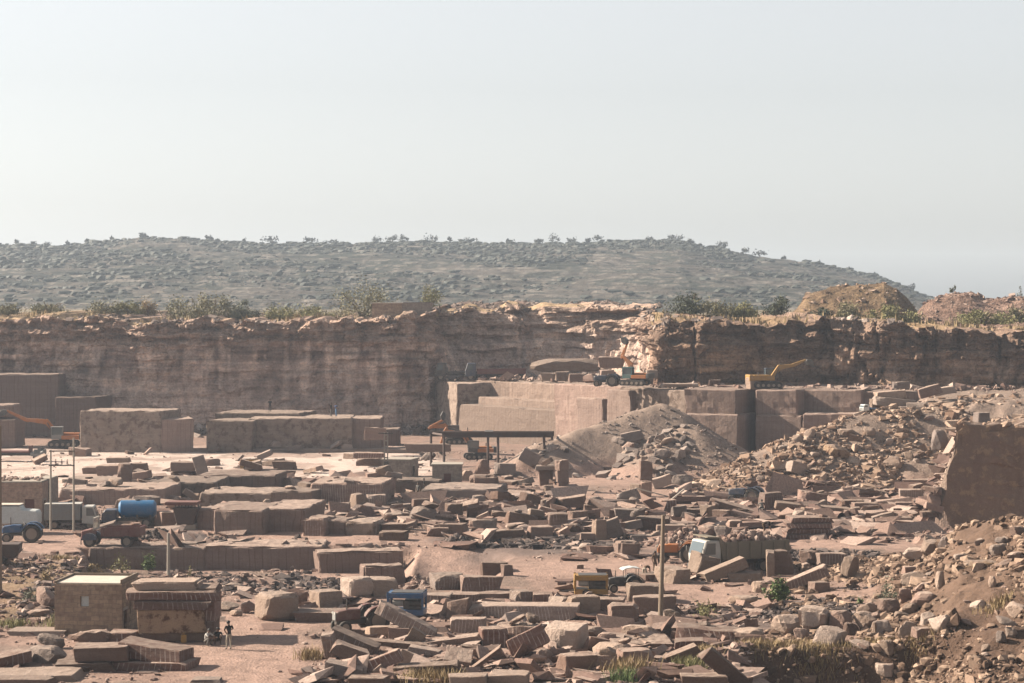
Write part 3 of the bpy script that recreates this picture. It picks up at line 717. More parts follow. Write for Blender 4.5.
many([
 (404, 640, 64, 13, 'long drilled slab leaning down to the right in front of the blue machine', dict(mat='drilledpale', ry=27, rz=-10, d=1.3)),
 (384, 638, 36, 11, 'small tan block in front of the red tractor', dict(mat='tan', rz=14, d=1.2)),
 (400, 640, 22, 12, 'darker block tucked right of the small tan block', dict(mat='pink', rz=-10)),
 (352, 655, 48, 11, 'drilled slab propped up over a dark gap at the left of the jumble', dict(mat='drilled', ry=22, rz=-8, d=1.6)),
 (330, 660, 12, 26, 'upright slab end at the left edge of the jumble', dict(mat='drilled', d=1.6, ry=-8)),
 (346, 664, 36, 13, 'brown slab lying in the shade under the propped one', dict(mat='brown', ry=20)),
 (342, 680, 40, 11, 'greyish slab sloping at the front left of the jumble', dict(mat='grey', ry=12, d=1.8)),
 (380, 676, 48, 12, 'reddish beam rising to the right in the jumble', dict(mat='drilledred', ry=-22, d=.9)),
 (396, 650, 68, 5, 'thin long slab lying nearly level across the jumble', dict(mat='brown', ry=5, d=1.4)),
 (411, 646, 15, 15, 'pale pointed slab standing on its corner in the jumble', dict(mat='tan', ry=35, d=.5)),
 (405, 670, 18, 16, 'square tan slab standing tilted in the middle of the jumble', dict(mat='tan', ry=25, d=.35, rz=-15)),
 (453, 647, 62, 6, 'long pale-topped slab rising to the right in the jumble', dict(mat='pink', ry=-7, d=1.6)),
 (457, 668, 27, 9, 'square slab with its broad pale top tipped towards us', dict(mat='pink', rx=22, d=1.7, ry=6)),
 (424, 657, 32, 6, 'broken grey slab below the pointed one', dict(mat='grey', ry=10, d=1.2)),
 (428, 679, 62, 12, 'long brown slab with pale ragged top at the front of the jumble', dict(mat='brown', ry=-4, d=1.6)),
 (368, 690, 38, 12, 'low brown block at the bottom edge left of the dry grass', dict(mat='brown', d=1.4)),
 (382, 677, 11, 9, 'little pale shard on the front of the jumble', dict(mat='pale', ry=-40, d=.5)),
 (435, 668, 24, 9, 'dark rock in the gap right of the square tan slab', dict(kind='rock', mat='brown')),
 (470, 655, 22, 7, 'thin slab wedged left of the diagonal slab', dict(mat='brown', ry=8)),
 (523, 620, 108, 14, 'very long slab with white drill lines along the middle of the near stones', dict(mat='drilledpale', d=2.0, rz=-3, Y=None)),
 (521, 606, 20, 15, 'chalky drilled block on the left part of the very long slab', dict(mat='drilledpale', rz=15, d=1.3)),
 (541, 608, 17, 14, 'dark drilled block right beside the chalky one', dict(mat='drilledred', rz=5, d=1.3)),
 (558, 610, 21, 14, 'pale rough rock right of the dark drilled block', dict(kind='rock', mat='pale', d=1.4)),
 (583, 617, 30, 20, 'smooth tan block below the yellow machine', dict(mat='tan', rz=10, d=1.7)),
 (608, 613, 34, 14, 'low brown block to the right of the smooth tan one', dict(mat='pink', rz=-5, d=1.8)),
 (468, 634, 34, 15, 'chalk-striped block left of the dark grooved one', dict(mat='drilledpale', rz=-4, d=1.5)),
 (494, 648, 26, 19, 'dark grooved block with a white dusty top', dict(mat='drilledred', rz=5, d=1.5)),
 (521, 642, 44, 15, 'wide grooved slab with a pale top behind the striped tilted block', dict(mat='drilled', rz=-14, d=2)),
 (532, 660, 40, 20, 'dark block with bold stripes tipped up to the right', dict(mat='drilledred', ry=-27, rz=-12, d=1.7)),
 (565, 652, 38, 24, 'large pale rough block near the middle of the near stones', dict(mat='pale', rz=-22, d=2.0, rx=8)),
 (590, 640, 28, 13, 'broken tan rock below the smooth tan block', dict(kind='rock', mat='tan', d=1.6)),
 (607, 645, 20, 12, 'small jagged rock left of the broad flat slab', dict(kind='rock', mat='pink')),
 (486, 672, 42, 4, 'thin slab leaning steeply up to the right', dict(mat='brown', ry=-37, d=1.2)),
 (545, 664, 18, 15, 'small brown pyramid of rock below the striped tilted block', dict(kind='rock', mat='pink')),
 (577, 672, 34, 17, 'block with a tan end and a dark front in the lower middle', dict(mat='brown', rz=16, d=1.5)),
 (605, 671, 24, 16, 'squat block right of the dark-fronted one', dict(mat='pink', rz=-8, d=1.5)),
 (612, 656, 40, 12, 'tan broken block above the squat one', dict(kind='rock', mat='tan', d=1.8)),
 (468, 690, 42, 14, 'tan slab at the bottom edge right of the dry grass', dict(mat='tan', d=1.8)),
 (509, 688, 44, 13, 'pale-topped slab with a broken front at the bottom middle', dict(mat='tan', d=2.2, rz=-6)),
 (646, 602, 36, 17, 'tan block with a pale top left of the tall wooden pole', dict(mat='tan', rz=5, d=2)),
 (655, 617, 42, 20, 'brown block right behind the foot of the tall wooden pole', dict(mat='pink', rz=10, d=2)),
 (624, 628, 33, 21, 'large smooth brown boulder with a flat top left of the pole', dict(mat='pink', chip=.25, warp=.14, d=2, rz=-8)),
 (673, 626, 18, 17, 'pointed tan rock just right of the foot of the pole', dict(kind='rock', mat='tan')),
 (641, 648, 66, 6, 'broad flat slab with a grey top and dark edge', dict(mat='brown', d=3.0, rx=4)),
 (642, 641, 40, 15, 'tan pyramid-like rock lying on the broad flat slab', dict(kind='rock', mat='tan', d=1.6)),
 (709, 641, 60, 10, 'long slab with a brick-red drilled edge and smooth pale top', dict(mat='drilledred', d=2.6, rz=-8, ry=4)),
 (748, 642, 34, 14, 'tan rock at the right end of the brick-red edged slab', dict(kind='rock', mat='tan', d=2)),
 (690, 651, 32, 10, 'reddish block below the left end of the brick-red edged slab', dict(mat='drilledred', d=1.6)),
 (722, 690, 54, 15, 'big dark slab tipped up to a corner at the bottom right of the stones', dict(mat='brown', ry=40, d=1.8)),
 (705, 692, 44, 16, 'dark block under the big tipped slab at the bottom edge', dict(mat='brown', d=1.6)),
 (636, 669, 34, 18, 'tan and brown block left of the near green weeds', dict(mat='pink', rz=10, d=1.6)),
 (683, 666, 38, 9, 'brown slab rising to the left above the near weeds', dict(mat='brown', ry=-22, d=1.4)),
], g4)
g5 = 'blocks in front of the dump truck'
many([
 (702, 578, 20, 21, 'tilted tan block under the nose of the dump truck', dict(mat='tan', rz=25, ry=18, d=1.7)),
 (727, 582, 44, 11, 'long tan beam rising to the right beside the dump truck', dict(mat='tan', ry=-21, rz=8, d=1.4)),
 (754, 571, 19, 11, 'grooved tan cube by the rear wheels of the dump truck', dict(mat='drilledpale', rz=-5, d=1.2)),
 (746, 582, 34, 9, 'low block under the grooved tan cube', dict(mat='tan', rz=-4, d=1.6)),
 (674, 584, 24, 16, 'tan block with a lit left end between the pole and the truck', dict(mat='tan', rz=28, d=2.4)),
 (655, 582, 30, 8, 'low flat block left of the lit-ended tan block', dict(mat='pink', d=2, rz=20)),
 (771, 577, 8, 27, 'slim tan pillar of stone behind the leafy green bush', dict(mat='tan', d=.8)),
 (783, 575, 20, 24, 'dark standing block right of the slim tan pillar', dict(mat='pink', d=1.6)),
 (811, 567, 22, 16, 'pink block with a pointed top behind the leaning beam', dict(kind='rock', mat='pink', d=1.6)),
 (833, 567, 30, 13, 'wide drilled block right of the pink pointed one', dict(mat='drilled', rz=5, d=1.6)),
 (809, 590, 46, 10, 'beam leaning up to the right beside the leafy green bush', dict(mat='drilled', ry=-23, d=1.3)),
 (820, 593, 18, 11, 'small block at the foot of the leaning beam', dict(mat='pink', rz=20)),
 (806, 572, 10, 9, 'little tan stone on the upper side of the leaning beam', dict(mat='tan', rz=30)),
 (851, 579, 19, 22, 'tall pointed tan rock at the left foot of the near bank', dict(kind='rock', mat='tan', d=1.3)),
 (760, 593, 16, 12, 'tan rock just left of the leafy green bush', dict(kind='rock', mat='tan')),
 (744, 604, 30, 8, 'low tan rock on the track left of the leafy green bush', dict(kind='rock', mat='tan')),
 (770, 601, 12, 9, 'dark stone in the shade under the leafy green bush', dict(kind='rock', mat='grey')),
], g5)
g6 = 'boulders on the near right bank'
many([
 (787, 637, 30, 21, 'left end boulder of the near boulder row, speckled tan', dict(kind='rock', mat='tan', d=2)),
 (814, 632, 28, 21, 'boulder with a broad flat pale face in the near boulder row', dict(mat='pale', rz=-20, ry=6, chip=.2, warp=.16, d=1.8)),
 (842, 632, 24, 20, 'reddish boulder with a dark right side in the near boulder row', dict(kind='rock', mat='pink', d=1.8)),
 (832, 648, 38, 18, 'wide pale boulder half sunk in dry grass', dict(kind='rock', mat='pale', d=2)),
 (802, 641, 16, 12, 'small boulder between the speckled and the sunken pale ones', dict(kind='rock', mat='pink')),
 (867, 630, 24, 18, 'rough tan boulder in the middle of the boulder row', dict(kind='rock', mat='tan', d=1.8)),
 (868, 616, 22, 13, 'tan boulder perched behind the rough tan one', dict(kind='rock', mat='tan')),
 (890, 614, 22, 14, 'angular brown boulder below the grey-green bush', dict(kind='rock', mat='pink')),
 (884, 636, 22, 17, 'grey smooth boulder with a tan rib on its left', dict(kind='rock', mat='grey')),
 (875, 638, 5, 17, 'thin upright tan shard against the grey smooth boulder', dict(kind='rock', mat='tan')),
 (906, 618, 22, 7, 'flat pale stone right of the boulder row', dict(kind='rock', mat='tan')),
 (907, 642, 17, 19, 'pointed tan boulder at the right of the boulder row', dict(kind='rock', mat='tan')),
 (925, 642, 19, 10, 'squared reddish stone left of the big pale boulder', dict(mat='pink', rz=8)),
 (943, 637, 23, 17, 'big pale boulder alone on the bare slope', dict(kind='rock', mat='pale', d=1.6)),
 (888, 667, 15, 15, 'tan pointed stone stuck in the shaded bank', dict(kind='rock', mat='tan')),
 (886, 686, 17, 13, 'pale cube of stone at the bottom edge under the shaded bank', dict(mat='pale', rz=-15)),
 (852, 636, 16, 13, 'dark stone in the gap behind the sunken pale boulder', dict(kind='rock', mat='brown')),
 (930, 549, 13, 14, 'tan diamond-shaped stone near the crest of the bank', dict(kind='rock', mat='tan')),
 (944, 550, 12, 15, 'grey stone right of the diamond-shaped one', dict(kind='rock', mat='grey')),
 (919, 563, 28, 11, 'long pale flat boulder high on the bank', dict(kind='rock', mat='pale', ry=-14)),
 (917, 585, 28, 14, 'smooth oval tan boulder standing out on the bank', dict(kind='rock', mat='tan', ry=-10)),
 (924, 593, 22, 10, 'shaded boulder below the smooth oval one', dict(kind='rock', mat='pink')),
 (941, 589, 10, 18, 'upright narrow boulder right of the smooth oval one', dict(kind='rock', mat='tan')),
 (906, 603, 14, 15, 'round brown boulder in the middle of the bank', dict(kind='rock', mat='pink')),
 (925, 607, 26, 15, 'broken boulder with a lit left face below the oval one', dict(kind='rock', mat='pink')),
 (911, 573, 14, 8, 'reddish block just above the oval boulder', dict(mat='pink', rz=18)),
 (988, 567, 44, 7, 'long flat ochre slab lying along the right of the bank', dict(kind='rock', mat='stained', d=1.6)),
 (1004, 546, 16, 8, 'grey flat stone above the long ochre slab', dict(kind='rock', mat='grey')),
 (1019, 537, 16, 11, 'pinkish boulder at the right frame edge near the crest', dict(kind='rock', mat='pink')),
 (879, 535, 30, 6, 'long pale stone lying behind the crest of the bank', dict(kind='rock', mat='pale')),
 (993, 589, 8, 12, 'small upright tan stone in the bare scarp', dict(kind='rock', mat='tan')),
 (1016, 562, 16, 9, 'reddish stone at the right end of the long ochre slab', dict(kind='rock', mat='pink')),
 (1012, 640, 12, 10, 'pale stone low at the right frame edge', dict(kind='rock', mat='pale')),
 (1002, 648, 10, 12, 'grey upright stone left of the pale stone at the right edge', dict(kind='rock', mat='grey')),
], g6)
g7 = 'blocks across the middle of the quarry'
many([
 (504, 542, 46, 11, 'long dark beam with a lit left end in front of the block field', dict(mat='brown', rz=12, d=1.6, ry=-3)),
 (540, 541, 22, 14, 'brown block at the right end of the long dark beam', dict(mat='pink', rz=15)),
 (520, 528, 28, 13, 'brown block tipped slightly behind the long dark beam', dict(mat='brown', ry=8, rz=10)),
 (500, 521, 18, 9, 'dark block left of the tipped brown one', dict(mat='brown', ry=6)),
 (485, 532, 22, 12, 'dark smooth block left of the long dark beam', dict(mat='grey', rz=-10)),
 (476, 528, 14, 8, 'little brown block behind the dark smooth one', dict(mat='pink')),
 (573, 510, 30, 11, 'dark brown wedge standing alone at the back of the block field', dict(mat='brown', ry=-9, rz=8)),
 (592, 514, 16, 9, 'dark block right below the dark wedge', dict(mat='brown')),
 (546, 519, 18, 9, 'small slab leaning left of the grooved pink block', dict(mat='pink', ry=18)),
 (541, 527, 20, 11, 'brown boulder below the leaning small slab', dict(kind='rock', mat='brown')),
 (558, 531, 20, 18, 'grooved pink block in the heart of the block field', dict(mat='drilled', rz=5)),
 (578, 524, 18, 13, 'pink block with a pale left face behind the dark cleft boulder', dict(mat='pink', rz=22)),
 (572, 536, 24, 12, 'dark cleft boulder in the heart of the block field', dict(kind='rock', mat='brown')),
 (588, 541, 16, 8, 'low pink block right of the dark cleft boulder', dict(mat='pink', rz=10)),
 (599, 541, 12, 21, 'tall sunlit block standing on end', dict(mat='tan', rz=28)),
 (613, 540, 22, 18, 'dark slab leaning on the tall sunlit block', dict(mat='grey', ry=-18, d=1)),
 (621, 521, 20, 11, 'dark block at the right back of the block field', dict(mat='brown', rz=-12)),
 (531, 506, 11, 9, 'brown stone at the left of the navy-dark stone', dict(kind='rock', mat='brown')),
 (550, 508, 13, 8, 'navy-dark shaded stone at the back of the block field', dict(kind='rock', mat='grey')),
 (494, 508, 20, 3, 'thin pale slab propped up to the right', dict(mat='pale', ry=-30, d=.9)),
 (479, 504, 14, 9, 'dark pile-like rock left of the propped pale slab', dict(kind='rock', mat='grey')),
 (454, 519, 18, 15, 'dark stepped block behind the long pink blocks', dict(mat='brown', rz=8)),
 (422, 523, 27, 14, 'big grey egg-shaped boulder on the open floor', dict(kind='rock', mat='grey', d=2.6, ry=8)),
 (437, 537, 20, 9, 'front left block of the long pink pair', dict(mat='pink', rz=4)),
 (453, 536, 26, 12, 'rear right block of the long pink pair', dict(mat='pink', rz=-4)),
 (390, 533, 26, 9, 'brown block with a bright left end on the open floor', dict(mat='brown', rz=22)),
 (393, 541, 26, 9, 'dark low block in front of the bright-ended one', dict(mat='brown', rz=-6)),
 (339, 512, 20, 9, 'pink block sitting on the right edge of the wide platform', dict(mat='pink')),
 (359, 508, 15, 14, 'bright cream block left of its grooved neighbour', dict(mat='tan', rz=28, d=1.6)),
 (375, 506, 19, 12, 'grooved tan neighbour of the bright cream block', dict(mat='drilledpale', rz=8, d=1.6)),
 (401, 511, 22, 6, 'dark flat-bottomed slab right of the grooved tan block', dict(mat='grey', ry=-4)),
 (421, 507, 18, 8, 'pinkish block behind the egg-shaped boulder', dict(mat='pink', rz=12)),
 (580, 569, 7, 5, 'small dark cube alone on the pale track', dict(mat='brown')),
 (628, 556, 24, 15, 'gable-shaped pink block in front of the rubble', dict(mat='pink', rz=12, chip=.25, warp=.12, d=1.8)),
 (585, 551, 16, 8, 'pale humped rock in the dark rubble strip', dict(kind='rock', mat='pale')),
 (505, 477, 22, 11, 'grey block behind the round stone heap', dict(mat='grey')),
 (440, 478, 12, 8, 'dark stone by the wall of the red-shuttered hut', dict(kind='rock', mat='grey')),
 (484, 493, 28, 18, 'wide drum-like base of the round stone heap', dict(mat='pink', chip=.3, d=2.6)),
 (482, 474.5, 16, 15, 'rounded top of the round stone heap', dict(kind='rock', mat='pink', Y=258)),
 (466, 484, 14, 14, 'ochre lumpy rock left of the round stone heap', dict(kind='rock', mat='tan')),
 (546, 491, 13, 22, 'dark upright block in front of the gantry legs', dict(mat='brown', d=1.4)),
 (547, 470, 24, 4, 'white-topped slab at the right legs of the gantry', dict(mat='pale', d=2, Y=262)),
 (526, 471, 20, 14, 'folded grey slab left of the white-topped slab', dict(mat='grey', ry=30)),
 (562, 493, 11, 10, 'lowest block of the three-block column', dict(mat='pink', rz=24, Y=261)),
 (562, 483, 12, 12, 'middle block of the three-block column', dict(mat='pink', rz=20, Y=261)),
 (562, 471, 11, 11, 'top block of the three-block column', dict(mat='pink', rz=30, Y=261)),
 (549, 494, 11, 9, 'rounded stone at the foot of the three-block column', dict(kind='rock', mat='tan')),
 (637, 497, 12, 13, 'small cube with a glowing sunlit front on the open track', dict(mat='tan', rz=-30)),
 (646, 497, 11, 16, 'lower dark block of the pillar on the open track', dict(mat='pink')),
 (646, 481, 12, 20, 'upper dark block of the pillar on the open track', dict(mat='pink', Y=256)),
 (664, 489, 20, 10, 'pale flat-topped rock tipped at the edge of the track', dict(mat='pale', ry=-18)),
 (683, 487, 24, 11, 'smooth grey humped rock right of the pale tipped one', dict(kind='rock', mat='grey')),
 (720, 501, 26, 8, 'long low block left of the dark grey tractor', dict(mat='pink', d=1.6)),
 (711, 518, 17, 13, 'block with a pale left face in the right part of the middle', dict(mat='tan', rz=30)),
 (732, 517, 44, 8, 'long brown slab sloping down to the right', dict(mat='brown', ry=15, rz=-6)),
 (680, 518, 15, 12, 'grey block with a bright roof-like top', dict(mat='grey', ry=-8, rz=15)),
 (694, 517, 22, 8, 'low dark block right of the bright-topped grey one', dict(mat='brown')),
 (668, 510, 16, 10, 'red-brown cube by the fallen timbers', dict(mat='drilledred', rz=14)),
 (630, 524, 28, 14, 'wide dark block left of the wooden pole top', dict(mat='grey')),
 (654, 531, 34, 14, 'long dark block behind the wooden pole top', dict(mat='brown', rz=-6)),
 (617, 532, 16, 10, 'block with a pink lit left face left of the pole', dict(mat='pink', rz=30)),
 (641, 541, 22, 6, 'flat slab with a bright top behind the gable-shaped block', dict(mat='grey', d=1.6)),
 (672, 533, 30, 8, 'pink slab right of the wooden pole', dict(mat='pink')),
 (693, 536, 14, 5, 'small bright-topped slab on the rubble hump', dict(mat='pale')),
 (709, 538, 26, 12, 'brown boulder on the right of the rubble hump', dict(kind='rock', mat='pink')),
 (724, 538, 18, 12, 'grey boulder just above the dump truck cab', dict(kind='rock', mat='grey')),
 (735, 529, 16, 9, 'pink block above the dump truck', dict(mat='pink', rz=18)),
 (741, 518, 14, 9, 'dark block at the lower end of the sloping slab', dict(mat='brown')),
], g7)
g8 = 'blocks on the left floor'
many([
 (187, 479, 34, 8, 'bottom slab of the stack beside the leaning plank-like slab', dict(mat='brown', d=2)),
 (182, 471, 26, 9, 'upper block of the stack beside the leaning plank-like slab', dict(mat='pink', d=1.8, Y=280)),
 (203, 480, 11, 24, 'tall thin dark slab leaning like a plank', dict(mat='grey', ry=-14, d=1.6)),
 (236, 477, 54, 4, 'long thin reddish slab lying on the white floor', dict(mat='drilledred', d=2)),
 (262, 475, 28, 6, 'brown slab right of the small yellow machine', dict(mat='brown', d=2)),
 (283, 470, 22, 9, 'brown block at the right of the white floor slabs', dict(mat='brown', d=2)),
 (211, 466, 18, 7, 'low rock behind the leaning plank-like slab', dict(kind='rock', mat='pink')),
 (93, 474, 22, 7, 'reddish block at the left of the big slab stack', dict(mat='pink', d=2)),
 (113, 476, 34, 11, 'wide pink block with a pale top in the slab stack', dict(mat='pink', d=2.4)),
 (124, 489, 14, 25, 'stepped column of thin slabs in front of the wide pink block', dict(mat='pink', d=1.6)),
 (138, 476, 17, 13, 'dark right end block of the slab stack', dict(mat='brown', d=2)),
 (117, 463, 22, 5, 'thin pale slab on top of the slab stack', dict(mat='tan', d=2, Y=277)),
 (104, 489, 30, 8, 'dark slab at the foot of the slab stack', dict(mat='brown', d=2)),
 (140, 491, 30, 8, 'brown slab right of the stepped column', dict(mat='brown', d=2)),
 (145, 508, 30, 12, 'grey crumpled rock behind the blue tank', dict(kind='rock', mat='grey')),
 (172, 505, 26, 9, 'pinkish hump of rock right of the blue tank', dict(kind='rock', mat='pink')),
 (191, 503, 22, 6, 'pale tipped slab left of the flat pink block', dict(mat='tan', ry=32, d=1)),
 (222, 501, 26, 9, 'flat pink block on the ledge above the wide platform', dict(mat='pink', d=2)),
 (222, 512, 12, 8, 'small pale stone on the left of the wide platform', dict(kind='rock', mat='tan')),
 (245, 500, 20, 8, 'rough brown rock right of the flat pink block', dict(kind='rock', mat='pink')),
 (168, 528, 22, 16, 'block with a lit left side by the dark hopper', dict(mat='pink', rz=30)),
 (148, 526, 14, 10, 'pink block just right under the blue tank', dict(mat='pink')),
 (208, 525, 20, 6, 'flat stone under the right of the dark hopper', dict(mat='tan')),
 (368, 458, 30, 5, 'reddish slab table-like on blocks left of the huts', dict(mat='drilledred', d=2.2, Y=300)),
 (369, 466, 26, 8, 'block carrying the reddish table-like slab', dict(mat='pink', d=1.8)),
 (345, 452, 18, 8, 'pale wedge rock at the foot of the long brown stone mass', dict(kind='rock', mat='pale')),
 (289, 450, 11, 8, 'white pointed stone in front of the long brown stone mass', dict(kind='rock', mat='pale')),
 (375, 440, 22, 12, 'pink block right in front of the sawn end of the long mass', dict(mat='pink', d=2, Y=322)),
 (274, 495, 18, 5, 'white angular stone on the low terrace', dict(kind='rock', mat='pale')),
 (280, 447, 26, 5, 'low slab along the back of the white floor', dict(mat='grey', d=2)),
 (395, 471, 24, 9, 'sandy block under the concrete mast', dict(mat='tan', d=2)),
 (430, 452, 44, 8, 'long low wall block behind the huts', dict(mat='pink', d=1.4, Y=300)),
], g8)
g9 = 'pale blocks on the rubble crest'
many([
 (893, 401, 30, 9, 'pinkish slab on top of the pale crest stack', dict(mat='tan', Y=283, ry=-4)),
 (895, 409, 38, 9, 'long pale slab in the middle of the crest stack', dict(mat='pale', Y=282.5, ry=6)),
 (889, 422, 28, 10, 'grooved cream block at the left front of the crest stack', dict(mat='drilledpale', Y=280, rz=-8)),
 (918, 414, 18, 11, 'cream cube at the right front of the crest stack', dict(mat='pale', Y=280, rz=-18)),
 (902, 416, 16, 9, 'cream block between the grooved one and the cream cube', dict(mat='pale', Y=281)),
 (877, 408, 12, 9, 'tan cube at the left of the crest stack', dict(mat='tan', Y=284)),
 (863, 425, 11, 12, 'pale leaning slab alone left of the crest stack', dict(mat='pale', ry=-20, d=.5, Y=276.5)),
 (884, 429, 32, 8, 'brown slab under the front of the crest stack', dict(mat='pink', Y=277, ry=-5)),
 (932, 398, 22, 9, 'tilted pink slab right of the crest stack', dict(mat='pink', Y=288, ry=-16)),
 (946, 396, 22, 7, 'pale upper slab right of the crest stack', dict(mat='pale', Y=292, ry=-10)),
 (928, 410, 16, 7, 'dark wedge right behind the cream cube', dict(mat='brown', Y=284)),
 (958, 411, 18, 6, 'thin grey slab in front of the grooved bench', dict(mat='grey', Y=284)),
 (1004, 410, 26, 7, 'pale block at the right end of the crest', dict(mat='pale', Y=282)),
 (1000, 417, 34, 3, 'thin flat slab with a shaded underside near the top of the tall wall', dict(mat='pale', Y=278)),
 (983, 423, 14, 10, 'grey cube near the top left of the tall brown wall', dict(mat='grey', Y=262, rz=20)),
 (902, 389, 16, 7, 'grey slab leaning on the foot of the right cliff', dict(mat='grey', Y=313)),
 (941, 451, 19, 21, 'big dark boulder where the rubble meets the tall wall', dict(kind='rock', mat='grey', Y=258)),
 (940, 481, 10, 18, 'upright grey stone at the foot of the rubble by the wall', dict(kind='rock', mat='grey')),
 (795, 479, 17, 12, 'pale cube halfway down the rubble slope', dict(mat='pale', rz=30, ry=15)),
 (893, 472, 20, 13, 'rounded boulder in the lower rubble slope', dict(kind='rock', mat='tan')),
 (870, 439, 12, 8, 'sunlit round stone on the upper rubble slope', dict(kind='rock', mat='tan')),
 (838, 462, 26, 14, 'earthy brown boulder bulging from the rubble slope', dict(kind='rock', mat='stained')),
 (848, 440, 20, 8, 'tan boulder on the left shoulder of the rubble slope', dict(kind='rock', mat='tan')),
 (798, 444, 12, 7, 'stone on the crest at the left end of the rubble slope', dict(kind='rock', mat='tan')),
 (810, 440, 12, 8, 'second stone on the crest just right of the left end one', dict(kind='rock', mat='tan')),
 (930, 424, 12, 5, 'flat stone high on the rubble slope', dict(kind='rock', mat='pink')),
], g9)
g10 = 'blocks on the bench by the raised-arm digger'
many([
 (549, 381, 14, 8, 'left end block of the bench top row', dict(mat='tan', Y=352)),
 (563, 381, 14, 9, 'tan block second in the bench top row', dict(mat='sawntan', Y=348)),
 (577, 382, 16, 8, 'pink rounded block in the bench top row', dict(mat='pink', Y=341)),
 (592, 383, 18, 9, 'reddish boulder in the bench top row', dict(kind='rock', mat='pink', Y=336)),
 (607, 379, 14, 9, 'square grey block left of the raised-arm digger', dict(mat='sawn', Y=340)),
 (644, 384, 18, 8, 'grey block right of the raised-arm digger', dict(mat='grey', Y=324)),
 (652, 378, 12, 8, 'pale block at the foot of the cliff corner', dict(mat='pale', Y=326)),
 (680, 387, 34, 3, 'long pale slab lying along the bench edge', dict(mat='pale', Y=319)),
 (754, 389.5, 13, 12, 'cube with a sunlit left face by the canopy digger', dict(mat='tan', Y=316, rz=28)),
 (715, 386, 12, 6, 'dull block under the right cliff', dict(mat='brown', Y=323)),
 (612, 368, 26, 11, 'dark slab mass behind the bench top row', dict(mat='sawndark', Y=362)),
 (566, 372, 72, 13, 'pale broken shelf of rock behind the bench top row', dict(kind='rock', mat='tan', Y=364, d=5)),
], g10)
g11 = 'blocks in the field under the rubble slope'
many([
 (772, 510, 22, 17, 'large drilled block by the motorcycle rider', dict(mat='drilled', rz=22)),
 (790, 508, 16, 9, 'low block right of the large drilled one', dict(mat='pink')),
 (812, 505, 26, 11, 'pink beam-like block at the top left of the field', dict(mat='pink', ry=10, rz=10)),
 (843, 498, 34, 4, 'pale slab tilted up to the right, bright in the field', dict(mat='pale', ry=-17, d=1.6)),
 (868, 499, 36, 8, 'brown slab behind the pale tilted one', dict(mat='pink', ry=8)),
 (853, 508, 22, 8, 'dark block below the pale tilted slab', dict(mat='brown')),
 (792, 512, 34, 7, 'light slab lying low at the left of the field', dict(mat='tan', ry=6)),
 (803, 520, 22, 9, 'pale broken block above the brick-like slab stack', dict(kind='rock', mat='pale')),
 (822, 511, 15, 7, 'bright slab tipped left in the field', dict(mat='pale', ry=-24)),
 (838, 514, 34, 5, 'thin slab lying right of the bright tipped one', dict(mat='tan', ry=5)),
 (866, 511, 26, 8, 'pink block in the centre of the field', dict(mat='pink', rz=6)),
 (868, 517, 32, 7, 'wide dark slab under the pink centre block', dict(mat='brown')),
 (906, 511, 18, 9, 'squared pink block near the right of the field', dict(mat='pink', rz=-6)),
 (897, 525, 30, 8, 'long slab at the front right of the field', dict(mat='pink')),
 (901, 516, 14, 5, 'light small slab on the long front slab', dict(mat='tan', Y=232)),
 (921, 511, 18, 8, 'block with a bright top right of the squared pink one', dict(mat='tan')),
 (918, 524, 15, 9, 'dark block at the right end of the long front slab', dict(mat='brown')),
 (934, 512, 15, 15, 'rounded brown block next to the tall wall', dict(kind='rock', mat='pink')),
 (914, 501, 26, 12, 'grooved block with pale lines high in the field', dict(mat='drilledpale')),
 (920, 485, 31, 5, 'long flat beam at the top of the field by the wall', dict(mat='pink', Y=262)),
 (938, 524, 8, 9, 'small pink block touching the foot of the tall wall', dict(mat='pink')),
 (880, 523, 12, 7, 'grey slab end left of the long front slab', dict(mat='grey', ry=-18)),
 (930, 521, 16, 6, 'dark low block before the tall wall', dict(mat='brown')),
 (842, 520, 18, 5, 'brown low slab above the right end of the brick-like stack', dict(mat='brown', ry=-8)),
 (924, 495, 16, 8, 'pale block behind the rounded brown block', dict(mat='tan')),
], g11)
# brick-like stack of grooved slabs: four layers, each slab its own
for k, (w, lab) in enumerate(((46, 'bottom slab of the brick-like stack on the track'), (44, 'second slab up in the brick-like stack'), (45, 'third slab up in the brick-like stack'), (42, 'top slab of the brick-like stack'))):
    stone(809+k*.5, 540-5.6*k, w, 5.2, lab, mat='drilledred', d=3.2, Y=211, chip=.04, rz=-3+2*k, group='grooved slabs in the brick-like stack')
# --- stones nothing tells apart: shared label per heap
def heap(n, u0, u1, y0, y1, s0, s1, label, group, mats, kinds=('rock', 'cut', 'cut'), flat=.6, seed=1, tilt=14):
    g = np.random.default_rng(seed); hz_o.hide_viewport = True; bpy.context.view_layer.update(); spots = []
    for k in range(n*6):
        px, py = g.uniform(u0, u1), g.uniform(y0, y1); loc, nn = at_scene(px, py)
        if loc is None or nn.z < .55 or loc.y > 345 or (abs(px-658) < 16 and 494 < py < 536): continue
        if float(road_mask(np.array([loc.x]), np.array([loc.y]))[0]) > .45: continue
        spots.append((px, py, loc))
        if len(spots) == n: break
    hz_o.hide_viewport = False
    for (px, py, loc) in spots:
        w = s0*.8*(s1*1.5/(s0*.8))**(g.random()**1.3)
        kd = kinds[g.integers(len(kinds))]
        stone(px, py, w, w*g.uniform(.22, flat), label, at_p=loc-Vector((0, .15*w*loc.y/F, .08)), kind=kd, mat=mats[g.integers(len(mats))], rz=g.uniform(-40, 40), rx=g.normal(0, tilt*.4), ry=g.normal(0, tilt), group=group, name='boulder' if kd == 'rock' else None)
